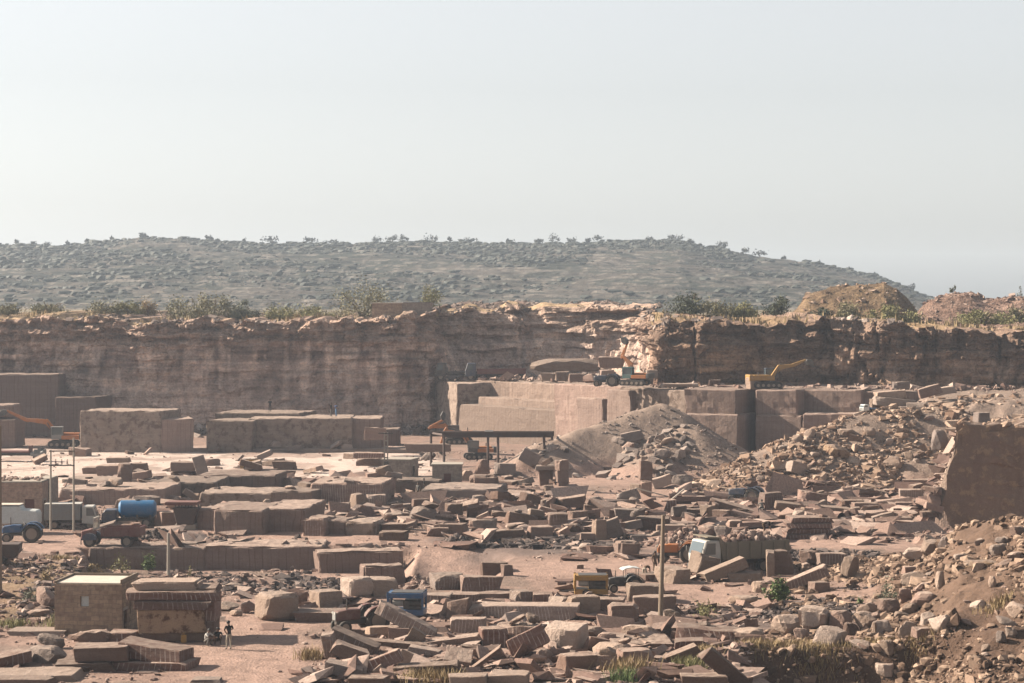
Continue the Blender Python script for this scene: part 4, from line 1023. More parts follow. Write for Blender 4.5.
heap(34, 548, 668, 440, 474, 6, 15, 'loose boulder on the lower flank of the grey heap behind the gantry', 'boulders on the grey heap', ['tan', 'grey', 'pink', 'grey'], ('rock', 'rock', 'cut'), .8, 3)
heap(24, 700, 930, 430, 486, 5, 11, 'loose tan stone in the rubble slope left of the tall brown wall', 'stones in the rubble slope', ['tan', 'pale', 'pink'], ('rock',), .8, 4)
heap(30, 790, 935, 486, 522, 8, 18, 'jumbled pink slab in the field under the rubble slope', 'jumbled slabs in the field', ['pink', 'tan', 'brown'], ('cut',), .4, 5)
heap(40, 495, 700, 500, 540, 7, 15, 'jumbled brown block in the middle block field', 'jumbled blocks in the middle', ['pink', 'brown', 'tan', 'grey'], ('cut', 'cut', 'rock'), .65, 6)
heap(16, 420, 520, 488, 530, 6, 14, 'scattered low block on the floor below the huts', 'scattered blocks below the huts', ['pink', 'brown', 'grey'], ('cut', 'rock'), .55, 7)
heap(16, 690, 790, 484, 520, 5, 12, 'small block strewn around the dark grey tractor', 'blocks around the grey tractor', ['pink', 'tan', 'brown'], ('cut', 'rock'), .6, 8)
heap(34, 30, 400, 448, 486, 6, 16, 'low slab scattered on the white floor at the left', 'slabs on the white floor', ['pink', 'brown', 'grey', 'tan'], ('cut',), .4, 9)
heap(40, 90, 410, 478, 536, 6, 17, 'low broken slab scattered over the ledges on the left', 'broken slabs on the ledges', ['pink', 'brown', 'grey', 'tan', 'pale'], ('cut', 'cut', 'rock'), .45, 14)
heap(16, 120, 400, 428, 452, 5, 14, 'loose stone lying about the big stone masses', 'stones about the big stone masses', ['tan', 'pale', 'grey'], ('rock', 'cut'), .6, 15)
heap(30, 480, 760, 610, 672, 6, 14, 'broken stone lying between the big near slabs', 'broken stones between the near slabs', ['tan', 'pink', 'brown', 'pale'], ('rock', 'cut'), .6, 10)
heap(44, 850, 1024, 540, 665, 6, 17, 'loose stone on the earthy near right bank', 'loose stones on the near bank', ['tan', 'pink', 'pale'], ('rock',), .75, 11)
heap(12, 385, 440, 450, 500, 6, 13, 'broken stone around the concrete mast left of the huts', 'stones around the mast', ['tan', 'grey', 'pale'], ('rock', 'cut'), .6, 12)
heap(12, 505, 560, 462, 486, 6, 14, 'dark slab lying under the gantry', 'dark slabs under the gantry', ['grey', 'brown'], ('cut',), .5, 13)
# --- rubble that nobody could count
BF = np.array([[0, 2, 3], [0, 3, 1], [4, 5, 7], [4, 7, 6], [0, 1, 5], [0, 5, 4], [2, 6, 7], [2, 7, 3], [0, 4, 6], [0, 6, 2], [1, 3, 7], [1, 7, 5]])
def box_proto(g):
    V = np.array([[x, y, z] for z in (-.5, .5) for y in (-.5, .5) for x in (-.5, .5)], float)
    return V+g.normal(0, .15, V.shape)*np.array((1.2, 1.2, .7)), BF
def rubble(name, zones, mat_name, seed, shape=(1.2, 1.0, .62), boxes=True):
    g = np.random.default_rng(seed); protos = [box_proto(g) if shape[2] < .4 or (boxes and i % 3 == 0) else rock_verts(g, 1, 7, 0) for i in range(24)]
    Vs, Fs = [], []; base = 0
    for (u0, u1, Y0, Y1, n, s0, s1) in zones:
        Yv = np.sqrt(g.uniform(Y0**2, Y1**2, n)); u = g.uniform(u0, u1, n); X = (u-512)*Yv/F
        keep = fbm(X/4, Yv/7, 0, seed, 4)+g.normal(0, .16, n) > -.05
        keep &= (road_mask(X, Yv) < .35) | (g.random(n) < .06)
        X, Yv = X[keep], Yv[keep]; Z = terrain(X, Yv)
        s = s0*(s1/s0)**(g.random(len(X))**2.2)
        for i in range(24):
            m = np.arange(len(X)) % 24 == i
            if not m.any(): continue
            V, Fc = protos[i]; k = m.sum()
            a = g.uniform(0, 6.28, k); ca, sa = np.cos(a), np.sin(a); tz = g.normal(0, .5, k); ct, st = np.cos(tz), np.sin(tz)
            sc = s[m][:, None]*g.uniform(.45, 1.35, (k, 3))*np.array(shape)
            P_ = V[None]*sc[:, None, :]
            x, y, z = P_[..., 0], P_[..., 1], P_[..., 2]
            y, z = y*ct[:, None]-z*st[:, None], y*st[:, None]+z*ct[:, None]
            x, y = x*ca[:, None]-y*sa[:, None], x*sa[:, None]+y*ca[:, None]
            P_ = np.stack([x+X[m][:, None], y+Yv[m][:, None], z+(Z[m]+s[m]*.10)[:, None]], -1)
            Vs.append(P_.reshape(-1, 3)); Fs.append((Fc[None]+(np.arange(k)*len(V))[:, None, None]).reshape(-1, 3)+base); base += k*len(V)
    return tag(new_obj(name, raw_mesh(name, np.vstack(Vs), np.vstack(Fs)), mat_name), kind='stuff')
def rubble_mat(name, c1, c2, c3):
    m, nt, b = _new(name)
    r = nd(nt, 'ShaderNodeNewGeometry')
    ramp = nd(nt, 'ShaderNodeValToRGB'); e = ramp.color_ramp.elements
    e[0].position = .1; e[0].color = (*c1, 1); e[1].position = .9; e[1].color = (*c3, 1)
    q = e.new(.5); q.color = (*c2, 1)
    nt.links.new(r.outputs['Random Per Island'], ramp.inputs[0])
    n = nz(nt, r.outputs['Position'], 6, 4, .6, .3, .7)
    c = mixc(nt, 1.0, mixc(nt, 1.0, ramp.outputs[0], mth(nt, 'ADD', mth(nt, 'MULTIPLY', n, .26), .37), 'MULTIPLY'), TINT, 'MULTIPLY')
    nt.links.new(c, b.inputs['Base Color']); b.inputs['Roughness'].default_value = .95; b.inputs['Specular IOR Level'].default_value = .1
    return m
M_rubT = rubble_mat('rubble_tan', (.22, .145, .10), (.38, .275, .195), (.55, .43, .325))
M_rubE = rubble_mat('rubble_earth', (.13, .088, .062), (.27, .19, .135), (.46, .345, .25))
M_rubP = rubble_mat('rubble_pink', (.20, .135, .11), (.34, .245, .195), (.50, .40, .33))
M_rubG = rubble_mat('rubble_grey', (.14, .115, .10), (.28, .235, .20), (.46, .39, .33))
M_rubD = rubble_mat('rubble_dark', (.05, .042, .04), (.11, .09, .08), (.24, .20, .175))
rubble('rubble', [(690, 965, 256, 284, 15000, .10, .75), (690, 965, 256, 284, 300, .6, 1.7), (900, 1160, 220, 300, 2500, .15, 1.0)], M_rubT, 201)
rubble('rubble', [(770, 1120, 138, 192, 30000, .08, .8), (840, 1120, 130, 186, 16000, .06, .45), (860, 1120, 128, 150, 6000, .07, .6), (850, 1100, 130, 188, 420, .5, 1.2), (730, 960, 128, 150, 3500, .06, .5)], M_rubE, 203, boxes=False)
rubble('rubble', [(540, 740, 280, 312, 2600, .08, .5), (540, 690, 280, 292, 1300, .3, 1.7), (500, 560, 284, 310, 1200, .2, 1.2)], M_rubG, 205)
rubble('rubble', [(430, 1080, 131, 335, 14000, .06, .42), (-60, 430, 131, 225, 8000, .06, .42), (300, 760, 131, 166, 9000, .06, .6), (430, 960, 205, 262, 9000, .08, .75), (-40, 440, 230, 330, 1300, .08, .5), (100, 440, 172, 214, 4500, .08, .8), (-20, 130, 150, 200, 3500, .06, .7), (640, 780, 184, 200, 2500, .06, .5)], M_rubP, 207)
rubble('dark_rubble', [(690, 875, 158, 172, 5500, .08, .5), (470, 640, 203, 213, 4200, .1, .8), (150, 345, 178, 200, 3500, .08, .8), (20, 100, 158, 185, 1800, .08, .7), (770, 880, 192, 200, 1800, .1, .6), (200, 320, 204, 212, 900, .1, .8)], M_rubD, 209)
rubble('slab_rubble', [(430, 960, 205, 262, 4200, .3, 2.0), (300, 760, 132, 168, 2600, .25, 1.4), (60, 430, 203, 285, 1800, .3, 1.9), (690, 950, 222, 262, 2400, .4, 2.0), (560, 800, 168, 205, 900, .25, 1.2), (10, 330, 150, 200, 900, .2, 1.1)], M_rubP, 211, (1.6, 1.1, .26))
def scatter(name, P0, s, mat, seed, shape=(1.2, 1.0, .6)):
    g = np.random.default_rng(seed); Vs, Fs = [], []; base = 0; protos = [box_proto(g) if i % 2 else rock_verts(g, 1, 7, 0) for i in range(16)]
    for k in range(len(P0)):
        V, Fc = protos[k % 16]; m = np.array(Euler((g.normal(0, .4), g.normal(0, .4), g.uniform(0, 6))).to_matrix()); v = (V*s[k]*g.uniform(.5, 1.4, 3)*np.array(shape))@m.T
        Vs.append(v+P0[k]); Fs.append(Fc+base); base += len(V)
    return tag(new_obj(name, raw_mesh(name, np.vstack(Vs), np.vstack(Fs)), mat), kind='stuff')
# loose stone along the cliff edge and on the bench tops
g = np.random.default_rng(221); n = 2600; j = g.integers(0, X3.shape[1], n); keep = (pu[j] > -60) & (pu[j] < 1090) & (fbm(S[j]/7, 0, 0, 222, 3)+g.normal(0, .15, n)+.25*((pu[j] > 430) & (pu[j] < 650)) > -.02); j = j[keep]; bk_ = g.uniform(-.6, 6, len(j))
scatter('rim_rubble', np.stack([X3[-1][j], Y3[-1][j]+bk_, topz[j]+.05+.02*bk_], 1), .12*(1.0/.12)**(g.random(len(j))**2.2), M_rubG, 223)
n = 1500; u = g.uniform(440, 1100, n); Yb = np.interp(u, [440, 560, 690, 760, 1100], [375, 347, 317, 316, 312])+g.uniform(.3, 14, n)**1.0; zt_ = np.interp(u, [440, 560, 690, 1100], [8.5, 9.1, 9.05, 9.0]); kp = fbm(u/25, Yb/5, 0, 227, 3) > .0
scatter('bench_rubble', np.stack([(u-512)*Yb/F, Yb, zt_], 1)[kp], (.12*(1.1/.12)**(g.random(n)**2))[kp], M_rubP, 229)
# debris at the foot of the cliffs
n = 2200; j = g.integers(0, X3.shape[1], n); j = j[(pu[j] > -60) & (pu[j] < 640)]; od = np.abs(g.normal(0, 3.0, len(j))); fx, fy = P[j, 0]+nrm[j, 0]*od, P[j, 1]+nrm[j, 1]*od
scatter('cliff_debris', np.stack([fx, fy, np.where(pu[j] < 425, .1+1.2*np.exp(-od/1.5), 8.6)], 1), .15*(1.4/.15)**(g.random(len(j))**2.2), M_rubG, 231)
for (nm, a0, a1, Yc, dep, mt, sd_, lo) in (('mound_rubble', 798, 912, 402, 20, M_rubT, 241, .1), ('mound_rubble', 912, 1100, 380, 17, M_rubP, 243, .1), ('mound_rubble', 430, 655, 452, 20, M_rubG, 245, .15)):
    ob_ = [o for o in bpy.data.objects if o.name.startswith('spoil_mound')][(241, 243, 245).index(sd_)]
    co = np.empty(len(ob_.data.vertices)*3, np.float32); ob_.data.vertices.foreach_get('co', co); co = co.reshape(-1, 3); g = np.random.default_rng(sd_)
    co = co[co[:, 1] < Yc+3]; nn_ = 350 if sd_ == 241 else 1500; co = co[g.integers(0, len(co), nn_)]
    scatter(nm, co+np.array((0, 0, .05)), lo*(.9/lo)**(g.random(nn_)**2.2), mt, sd_+1)
def spoil(px, py, w, hgt, n, mat, name, seed, s0=.1, s1=.6):
    """a small tipped heap of broken stone"""
    g = np.random.default_rng(seed); p = at(px, py); r0 = w*p.y/F/2; hh = hgt*p.y/F
    protos = [rock_verts(g, 1, 7, 0) for _ in range(12)]; Vs, Fs = [], []; base = 0
    q = np.linspace(0, 2*np.pi, 25)[:-1]; core = [[0, 0, hh*.92]]+[[r0*f*math.cos(a), r0*f*.8*math.sin(a), hh*(1-f)*.92-.05] for f in (.5, 1.0) for a in q]
    cf = [[0, 1+i, 1+(i+1) % 24] for i in range(24)]+[t_ for i in range(24) for t_ in ([1+i, 25+i, 25+(i+1) % 24], [1+i, 25+(i+1) % 24, 1+(i+1) % 24])]
    Vs.append(np.array(core)); Fs.append(np.array(cf)); base = 49
    for k in range(n):
        V, Fc = protos[k % 12]; f = math.sqrt(g.random()); a = g.uniform(0, 6.28); s = s0*(s1/s0)**(g.random()**2)
        m = Matrix(Euler(g.uniform(-1, 1, 3)).to_matrix()); v = (V*s*g.uniform(.6, 1.3, 3))@np.array(m).T
        Vs.append(v+np.array([r0*f*math.cos(a)*1.05, r0*f*.85*math.sin(a), hh*(1-f)])); Fs.append(Fc+base); base += len(V)
    o = new_obj(name, raw_mesh(name, np.vstack(Vs), np.vstack(Fs)), mat); o.location = p+Vector((0, r0*.8, -.05)); return tag(o, kind='stuff')
spoil(456, 548, 38, 12, 420, M_rubD, 'dark_rubble', 301)
spoil(155, 541, 52, 11, 420, M_rubD, 'dark_rubble', 302)
spoil(690, 548, 80, 16, 700, M_rubP, 'rubble', 303, .1, .8)
# ------------------------------------------------------------------ plants
M_leaf = {
 'scrub': leaf_mat('scrub_leaves', (.105, .10, .05), (.165, .145, .08)), 'dark': leaf_mat('dark_leaves', (.032, .04, .022), (.06, .064, .036)),
 'green': leaf_mat('green_leaves', (.04, .07, .017), (.08, .105, .034)), 'grey': leaf_mat('grey_leaves', (.07, .08, .055), (.12, .12, .08)),
 'straw': leaf_mat('straw', (.16, .112, .055), (.25, .185, .10)), 'weed': leaf_mat('weed_leaves', (.11, .115, .042), (.19, .165, .075)),
 'far': leaf_mat('far_leaves', (.018, .023, .019), (.036, .038, .030))}
M_bark = plain_mat('bark', (.13, .095, .07), .9, dirt=.3, spec=.1)
def leaf_cloud(g, n, w, d, h, s, clumps, flat=0.0, lift=.0):
    """n leaf-sized quads gathered in clumps through an ellipsoid standing on z = lift*h"""
    C = g.normal(size=(clumps, 3)); C /= np.linalg.norm(C, axis=1)[:, None]; C *= g.uniform(.25, .85, (clumps, 1))
    C[:, 2] = np.abs(C[:, 2])*(1-flat)+flat*g.uniform(.3, .8, clumps)
    r = g.uniform(.14, .34, clumps)
    k = g.integers(0, clumps, n)
    P_ = C[k]+g.normal(size=(n, 3))*r[k][:, None]*.62
    P_ = P_*np.array((w/2, d/2, h*(1-lift)))*np.array((1, 1, .9)); P_[:, 2] = np.abs(P_[:, 2])+lift*h
    a = g.normal(size=(n, 3)); a /= np.linalg.norm(a, axis=1)[:, None]; b = np.cross(a, g.normal(size=(n, 3))); b /= np.linalg.norm(b, axis=1)[:, None]
    ss = (s*g.uniform(.5, 1.4, n))[:, None]
    V = np.stack([P_-a*ss-b*ss*.5, P_+a*ss-b*ss*.35, P_+a*ss*1.1+b*ss*.5, P_-a*ss+b*ss*.4], 1).reshape(-1, 3)
    return V, np.arange(4*n).reshape(n, 4)
def tubes(name, segs, mat, parent, n=6):
    bm = bmesh.new()
    for (p, q, r0, r1) in segs: add_cyl(bm, p, q, r0, r1, n)
    me = bpy.data.meshes.new(name); bm.to_mesh(me); bm.free(); return new_obj(name, me, mat, parent)
def add_cyl(bm, p, q, r0, r1=None, n=14):
    p, q = Vector(p), Vector(q); d = q-p; r1 = r0 if r1 is None else r1
    m = Matrix.Translation((p+q)/2)@d.to_track_quat('Z', 'Y').to_matrix().to_4x4()
    return bmesh.ops.create_cone(bm, cap_ends=True, segments=n, radius1=r0, radius2=max(r1, .002), depth=d.length, matrix=m)['verts']
def add_box(bm, c, s, rot=(0, 0, 0), bev=0.0):
    m = Matrix.Translation(c)@Euler([R(a) for a in rot]).to_matrix().to_4x4()@Matrix.Diagonal((*s, 1))
    v = bmesh.ops.create_cube(bm, size=1, matrix=m)['verts']
    if bev:
        e = list({e for x in v for e in x.link_edges}); bmesh.ops.bevel(bm, geom=e, offset=bev, segments=2, profile=.6, affect='EDGES')
    return v
def add_prism(bm, pts, y0, y1, bev=0.0):
    a = [bm.verts.new((x, y0, z)) for x, z in pts]; b = [bm.verts.new((x, y1, z)) for x, z in pts]
    n = len(pts); fs = [bm.faces.new(a), bm.faces.new(b[::-1])]
    for i in range(n): fs.append(bm.faces.new((a[i], b[i], b[(i+1) % n], a[(i+1) % n])))
    bmesh.ops.recalc_face_normals(bm, faces=fs)
    if bev:
        e = list({e for f in fs for e in f.edges}); bmesh.ops.bevel(bm, geom=e, offset=bev, segments=1, affect='EDGES')
def part(name, mat, parent, fn, smooth=False):
    bm = bmesh.new(); fn(bm); bmesh.ops.recalc_face_normals(bm, faces=bm.faces[:])
    me = bpy.data.meshes.new(name); bm.to_mesh(me); bm.free()
    if smooth: me.polygons.foreach_set('use_smooth', [True]*len(me.polygons))
    return new_obj(name, me, mat, parent)
def plant(px, yb, w, h, label, leaf='scrub', Y=None, name='bush', cat='bush', n=260, clumps=9, flat=0.0, lift=.12, group=None, stems=5, seed=None, ls=None, dens=1.0):
    _seed[0] += 1; g = np.random.default_rng(_seed[0])
    p = at(px, yb) if Y is None else atY(px, yb, Y)
    s = F/p.y; W, Hh = w/s, h/s
    root = empty(name, p-Vector((0, 0, .08)), g.uniform(0, 3)); tag(root, label, cat, group)
    V, Fc = leaf_cloud(g, int(n*dens), W*1.15, W*1.0, Hh*1.12, ls or max(.05, .045*W), clumps, flat, lift)
    new_obj('crown', raw_mesh('crown', V, Fc), M_leaf[leaf], root)
    segs = []
    for k in range(stems):
        a = g.uniform(0, 6.28); r = g.uniform(.1, .32)*W; top = (r*math.cos(a), r*math.sin(a), Hh*g.uniform(.45, .85)); mid_ = (top[0]*.35, top[1]*.35, top[2]*.5)
        t0 = max(.02, .018*W)
        segs += [((0, 0, -.1), mid_, t0, t0*.7), (mid_, top, t0*.7, t0*.3)]
    tubes('trunk' if stems <= 3 else 'stem', segs, M_bark, root, 5)
    return root
def grass(px, yb, w, h, leaf, seed, n=240, dep=1.0, name='dry_grass'):
    """a patch of thin blades: nobody could count them"""
    g = np.random.default_rng(seed); p = at(px, yb); s = F/p.y; W, Hh = w/s, h/s
    x = g.normal(0, W*.27, n); y = g.normal(0, dep*.5, n)+dep*.5; X = p.x+x; Yv = p.y+y; Z = terrain(X, Yv)
    lean = g.normal(0, .35, (n, 2)); L = Hh*g.uniform(.45, 1.1, n); wd = .018+.012*g.random(n)
    a = g.uniform(0, 3.14, n); dx, dy = np.cos(a)*wd, np.sin(a)*wd
    base = np.stack([X, Yv, Z-.05], 1); top = base+np.stack([lean[:, 0]*L, lean[:, 1]*L, L], 1); side = np.stack([dx, dy, 0*dx], 1); mid_ = base*.45+top*.55-np.stack([lean[:, 0]*L*.15, lean[:, 1]*L*.15, 0*L], 1)
    V = np.stack([base-side, base+side, mid_+side*.9, mid_-side*.9, top], 1).reshape(-1, 3); i = np.arange(n)*5
    Fq = np.concatenate([np.stack([i, i+1, i+2], 1), np.stack([i, i+2, i+3], 1), np.stack([i+3, i+2, i+4], 1)])
    return tag(new_obj(name, raw_mesh(name, V, Fq), M_leaf[leaf]), kind='stuff')
plant(778, 602, 27, 27, 'bright leafy green bush beside the leaning beam', 'green', n=900, clumps=14, name='leafy_bush', ls=.09)
plant(886, 602, 26, 30, 'sparse grey-green bush on the near right bank', 'grey', n=420, clumps=12, name='sparse_bush', ls=.06)
plant(149, 571, 18, 20, 'round green bush behind the brick hut roof', 'green', n=600, clumps=12, name='round_bush', ls=.07)
plant(122, 573, 30, 22, 'spindly yellow-green bush left of the round green one', 'weed', n=340, clumps=14, name='spindly_bush', ls=.06)
plant(46, 582, 18, 18, 'straw-coloured bush on the rough ground left of the hut', 'straw', n=520, clumps=9, name='dry_bush', ls=.06)
plant(90, 574, 26, 12, 'low tawny bush just behind the hut roof', 'straw', n=520, clumps=9, name='dry_bush', ls=.07)
plant(30, 602, 22, 16, 'pale sparse bush at the lower left among dark rocks', 'grey', n=260, clumps=9, name='sparse_bush', ls=.06)
plant(94, 558, 10, 9, 'small green shrub by the dusty track at the left', 'green', n=200, clumps=6, ls=.06)
plant(707, 620, 36, 22, 'hazy olive bush right of the foot of the pole', 'weed', n=620, clumps=12, name='olive_bush', ls=.05)
plant(860, 604, 10, 8, 'little green shrub above the boulder row', 'green', n=160, clumps=6, ls=.06)
plant(190, 577, 8, 16, 'thin upright dry weed near the bare concrete post', 'weed', n=110, clumps=8, name='tall_weed', ls=.04)
for k, a in enumerate([(60, 628, 26, 13, 'weed'), (14, 628, 36, 10, 'weed'), (630, 677, 42, 22, 'straw'), (624, 682, 34, 14, 'green'), (690, 672, 34, 16, 'weed'), (430, 684, 60, 16, 'straw'), (800, 648, 70, 8, 'straw'), (870, 646, 70, 6, 'straw'),
                       (760, 650, 40, 10, 'straw'), (705, 655, 30, 10, 'straw'), (925, 655, 40, 10, 'straw'), (820, 680, 60, 10, 'straw'), (1000, 610, 30, 10, 'straw'), (210, 642, 10, 5, 'straw'), (310, 660, 26, 14, 'straw'), (660, 630, 14, 6, 'straw'), (60, 560, 30, 6, 'straw')]):
    grass(*a, 400+k, n=int(a[2]*9), name='green_grass' if a[4] in ('green', 'weed') else 'dry_grass')
GR = 'shrubs along the cliff top'
for (px, yb, w, h, lf, lab) in [
 (8, 312, 30, 8, 'scrub', 'low olive shrub on the cliff top at the left frame edge'), (48, 311, 38, 9, 'scrub', 'broad low olive shrub second from the left on the cliff top'),
 (104, 312, 26, 11, 'scrub', 'dull green shrub on the cliff top above a pale ledge'), (128, 312, 22, 11, 'weed', 'yellowish shrub on the cliff top left of the big clump'),
 (148, 313, 20, 12, 'straw', 'tawny dry shrub on the cliff top left of the big clump'), (188, 317, 34, 18, 'scrub', 'left half of the big shrub clump on the left cliff'),
 (214, 317, 40, 23, 'scrub', 'tallest shrub of the big clump on the left cliff'), (244, 317, 30, 13, 'grey', 'greyish shrub at the right end of the big clump'),
 (280, 317, 36, 11, 'weed', 'low yellowish shrub on the cliff top between the two clumps'), (312, 318, 34, 13, 'weed', 'spreading yellow-green shrub left of the dense green one'),
 (362, 316, 56, 24, 'scrub', 'wide dense green shrub just left of the stone huts on the cliff'), (430, 309, 24, 18, 'weed', 'thin airy shrub behind the right stone hut'),
 (690, 312, 28, 18, 'dark', 'dark rounded shrub above the corner of the right cliff'), (716, 315, 34, 15, 'scrub', 'spreading shrub right of the dark rounded one'),
 (744, 315, 26, 10, 'weed', 'low yellowish shrub on the right cliff'), (776, 313, 22, 14, 'dark', 'dark shrub left of the brown spoil mound'),
 (823, 317, 18, 9, 'dark', 'dark low shrub at the foot of the brown spoil mound'), (849, 319, 24, 15, 'scrub', 'green shrub in front of the brown spoil mound'),
 (884, 320, 34, 15, 'weed', 'grassy shrub right of the green one under the brown mound'), (911, 321, 22, 11, 'weed', 'small grassy shrub between the two spoil mounds'),
 (985, 322, 44, 12, 'weed', 'low grassy shrub on the right end of the cliff'), (1020, 320, 20, 12, 'scrub', 'green shrub on the cliff top at the right frame edge')]:
    plant(px, yb+2, w*1.35, h*1.45, lab, lf, Y=393 if px < 640 else 350, group=GR, n=int(400+w*60), clumps=14, lift=.04, stems=5, name='shrub', cat='shrub', ls=.125)
plant(953, 293, 9, 8, 'single little shrub on top of the red spoil mound', 'dark', Y=380, n=90, clumps=5, ls=.14)
plant(1021, 297, 9, 12, 'thin bare shrub on the ridge at the far right', 'dark', Y=378, n=60, clumps=6, ls=.10)
# trees standing on the skyline of the hill
GT = 'trees on the hill skyline'
rt = [(17, 6, 7, 'first skyline tree from the left'), (33, 8, 5, 'second skyline tree from the left'), (46, 10, 6, 'third skyline tree from the left, a bit wide'), (68, 6, 5, 'small skyline tree left of the hump of the hill'),
      (87, 6, 5, 'small tree on the rising skyline'), (112, 6, 5, 'small tree just below the left hump'), (143, 10, 6, 'tree on top of the left hump of the hill'), (185, 10, 4, 'low tree on the flat of the left hump'),
      (209, 9, 7, 'dark tree left of a pair on the hump'), (217, 7, 5, 'smaller dark tree right beside the dark one'), (244, 7, 5, 'lone tree right of the hump'), (272, 20, 8, 'wide flat-topped tree on the skyline'),
      (310, 18, 7, 'spreading skyline tree above the left cliff clump'), (332, 16, 6, 'low tree left of the long tree belt'), (375, 16, 7, 'left tree of the long skyline belt'), (392, 22, 8, 'broad tree in the long skyline belt'), (404, 12, 7, 'right tree of the long skyline belt'),
      (432, 16, 8, 'tree above the stone huts on the skyline'), (450, 8, 6, 'small tree right of the one above the huts'), (470, 14, 5, 'low tree in the middle of the skyline'), (510, 10, 6, 'round tree near the middle of the skyline'),
      (538, 12, 6, 'low tree left of the tall middle tree'), (553, 14, 11, 'tallest tree in the middle of the skyline'), (572, 12, 7, 'pale airy tree right of the tallest one'), (587, 6, 7, 'slim tree left of the round dark one'), (598, 14, 9, 'round dark tree right of the middle'),
      (651, 8, 6, 'small tree left of the dark pair'), (675, 18, 10, 'big dark tree where the ridge begins to fall'), (690, 8, 6, 'small tree just right of the big dark one'), (722, 14, 9, 'dark square tree on the falling ridge'),
      (746, 10, 6, 'low tree on the falling ridge'), (760, 18, 7, 'airy flat-topped tree on the falling ridge'), (784, 8, 5, 'small tree far down the ridge'), (818, 6, 5, 'little tree low on the ridge'), (850, 8, 4, 'bushy tree low on the ridge'),
      (874, 8, 5, 'dark tree near the end of the ridge'), (912, 10, 7, 'last dark tree at the end of the ridge')]
for (px, w, h, lab) in rt:
    Yt = 1296.0; z = float(hill_z(np.array([px*1.0]), np.array([Yt]))[0][0]); yb = HOR+F*(H-z)/Yt
    plant(px, yb+.4, w*1.05, h*1.1, lab, 'far', Y=Yt, group=GT, n=150, clumps=7, lift=.18, stems=3, name='hill_tree', cat='tree', ls=.42, flat=.4)
# scrub over the hill side
g = np.random.default_rng(500); protos = [rock_verts(g, 1, 8, .3) for _ in range(14)]; Vs, Fs = [], []; base = 0
n = 34000; Yv = 800+500*np.sqrt(g.random(n)); u = g.uniform(-300, 960, n); X = (u-512)*Yv/F
keep = fbm(X/45, Yv/60, 0, 503, 4)+g.normal(0, .09, n) > -.04; X, Yv, u = X[keep], Yv[keep], u[keep]; Zh = hill_z(u, Yv)[0]; s = .4*(3.0/.4)**(g.random(len(X))**2.6)
for i in range(14):
    m = np.arange(len(X)) % 14 == i; V, Fc = protos[i]; k = m.sum(); sc = s[m][:, None]*g.uniform(.7, 1.5, (k, 3))*np.array((1.5, 1.3, .5))
    P_ = V[None]*sc[:, None]+np.stack([X[m], Yv[m], Zh[m]+s[m]*.25], 1)[:, None]
    Vs.append(P_.reshape(-1, 3)); Fs.append((Fc[None]+(np.arange(k)*len(V))[:, None, None]).reshape(-1, 3)+base); base += k*len(V)
tag(new_obj('hillside_scrub', raw_mesh('hillside_scrub', np.vstack(Vs), np.vstack(Fs)), M_leaf['far']), kind='stuff')
# low scrub and grass on the plateau edge
g = np.random.default_rng(510); n = 5000; u = np.concatenate([g.uniform(-200, 440, 3000), g.uniform(650, 1150, 2000)]); Yv = np.where(u < 600, g.uniform(378, 432, n), g.uniform(336, 372, n)); X = (u-512)*Yv/F
keep = fbm(X/8, Yv/8, 0, 511, 3) > .02; X, Yv, u = X[keep], Yv[keep], u[keep]; ztop = np.interp(u, pu, topz)+.25
V, Fc = [], []; L = g.uniform(.3, .9, len(X)); a = g.uniform(0, 3.14, len(X)); w_ = .16
b0 = np.stack([X-np.cos(a)*w_, Yv-np.sin(a)*w_, ztop-.3], 1); b1 = np.stack([X+np.cos(a)*w_, Yv+np.sin(a)*w_, ztop-.3], 1); tp = np.stack([X+g.normal(0, .2, len(X)), Yv, ztop+L], 1)
i = np.arange(len(X))*3
tag(new_obj('dry_grass', raw_mesh('dry_grass', np.stack([b0, b1, tp], 1).reshape(-1, 3), np.stack([i, i+1, i+2], 1)), M_leaf['straw']), kind='stuff')
# ------------------------------------------------------------------ machines
MT = dict(orange=plain_mat('orange_paint', (.42, .135, .025), .55), yellow=plain_mat('yellow_paint', (.34, .18, .03), .55), blue=plain_mat('blue_paint', (.02, .085, .20), .5, dirt=.35),
  tank=plain_mat('tank_blue_paint', (.02, .135, .30), .45, dirt=.2), maroon=plain_mat('maroon_paint', (.15, .05, .042), .6, dirt=.35), white=plain_mat('white_paint', (.50, .48, .44), .5, dirt=.3),
  grey=plain_mat('grey_paint', (.24, .24, .235), .6, dirt=.3), khaki=plain_mat('khaki_paint', (.18, .15, .105), .65, dirt=.4), rubber=plain_mat('rubber', (.022, .021, .02), .85, dirt=.5, dirtc=(.20, .15, .115)),
  rim=plain_mat('wheel_rim', (.25, .20, .16), .6), metal=plain_mat('dark_metal', (.045, .042, .04), .5, dirt=.35), rust=plain_mat('rusty_steel', (.075, .05, .042), .8, dirt=.3, dirtc=(.16, .08, .05)),
  red=plain_mat('red_paint', (.11, .04, .032), .6), navy=plain_mat('navy_paint', (.03, .045, .08), .5, dirt=.35), teal=plain_mat('teal_paint', (.03, .13, .13), .5), canopy=plain_mat('pale_canopy', (.55, .58, .57), .5, dirt=.2),
  wood=plain_mat('weathered_wood', (.22, .165, .12), .9, dirt=.3), concrete=plain_mat('concrete', (.34, .30, .255), .9, dirt=.4), roof=plain_mat('pale_roof', (.55, .49, .42), .9, dirt=.3), dark=plain_mat('dark_opening', (.02, .017, .015), .9, dirt=.1),
  skin=plain_mat('skin', (.16, .085, .055), .6, dirt=0), hair=plain_mat('black_hair', (.012, .010, .009), .7, dirt=0), shoe=plain_mat('sandals', (.05, .035, .025), .8, dirt=.2), redshutter=plain_mat('red_brown_shutter', (.14, .055, .045), .8, dirt=.2))
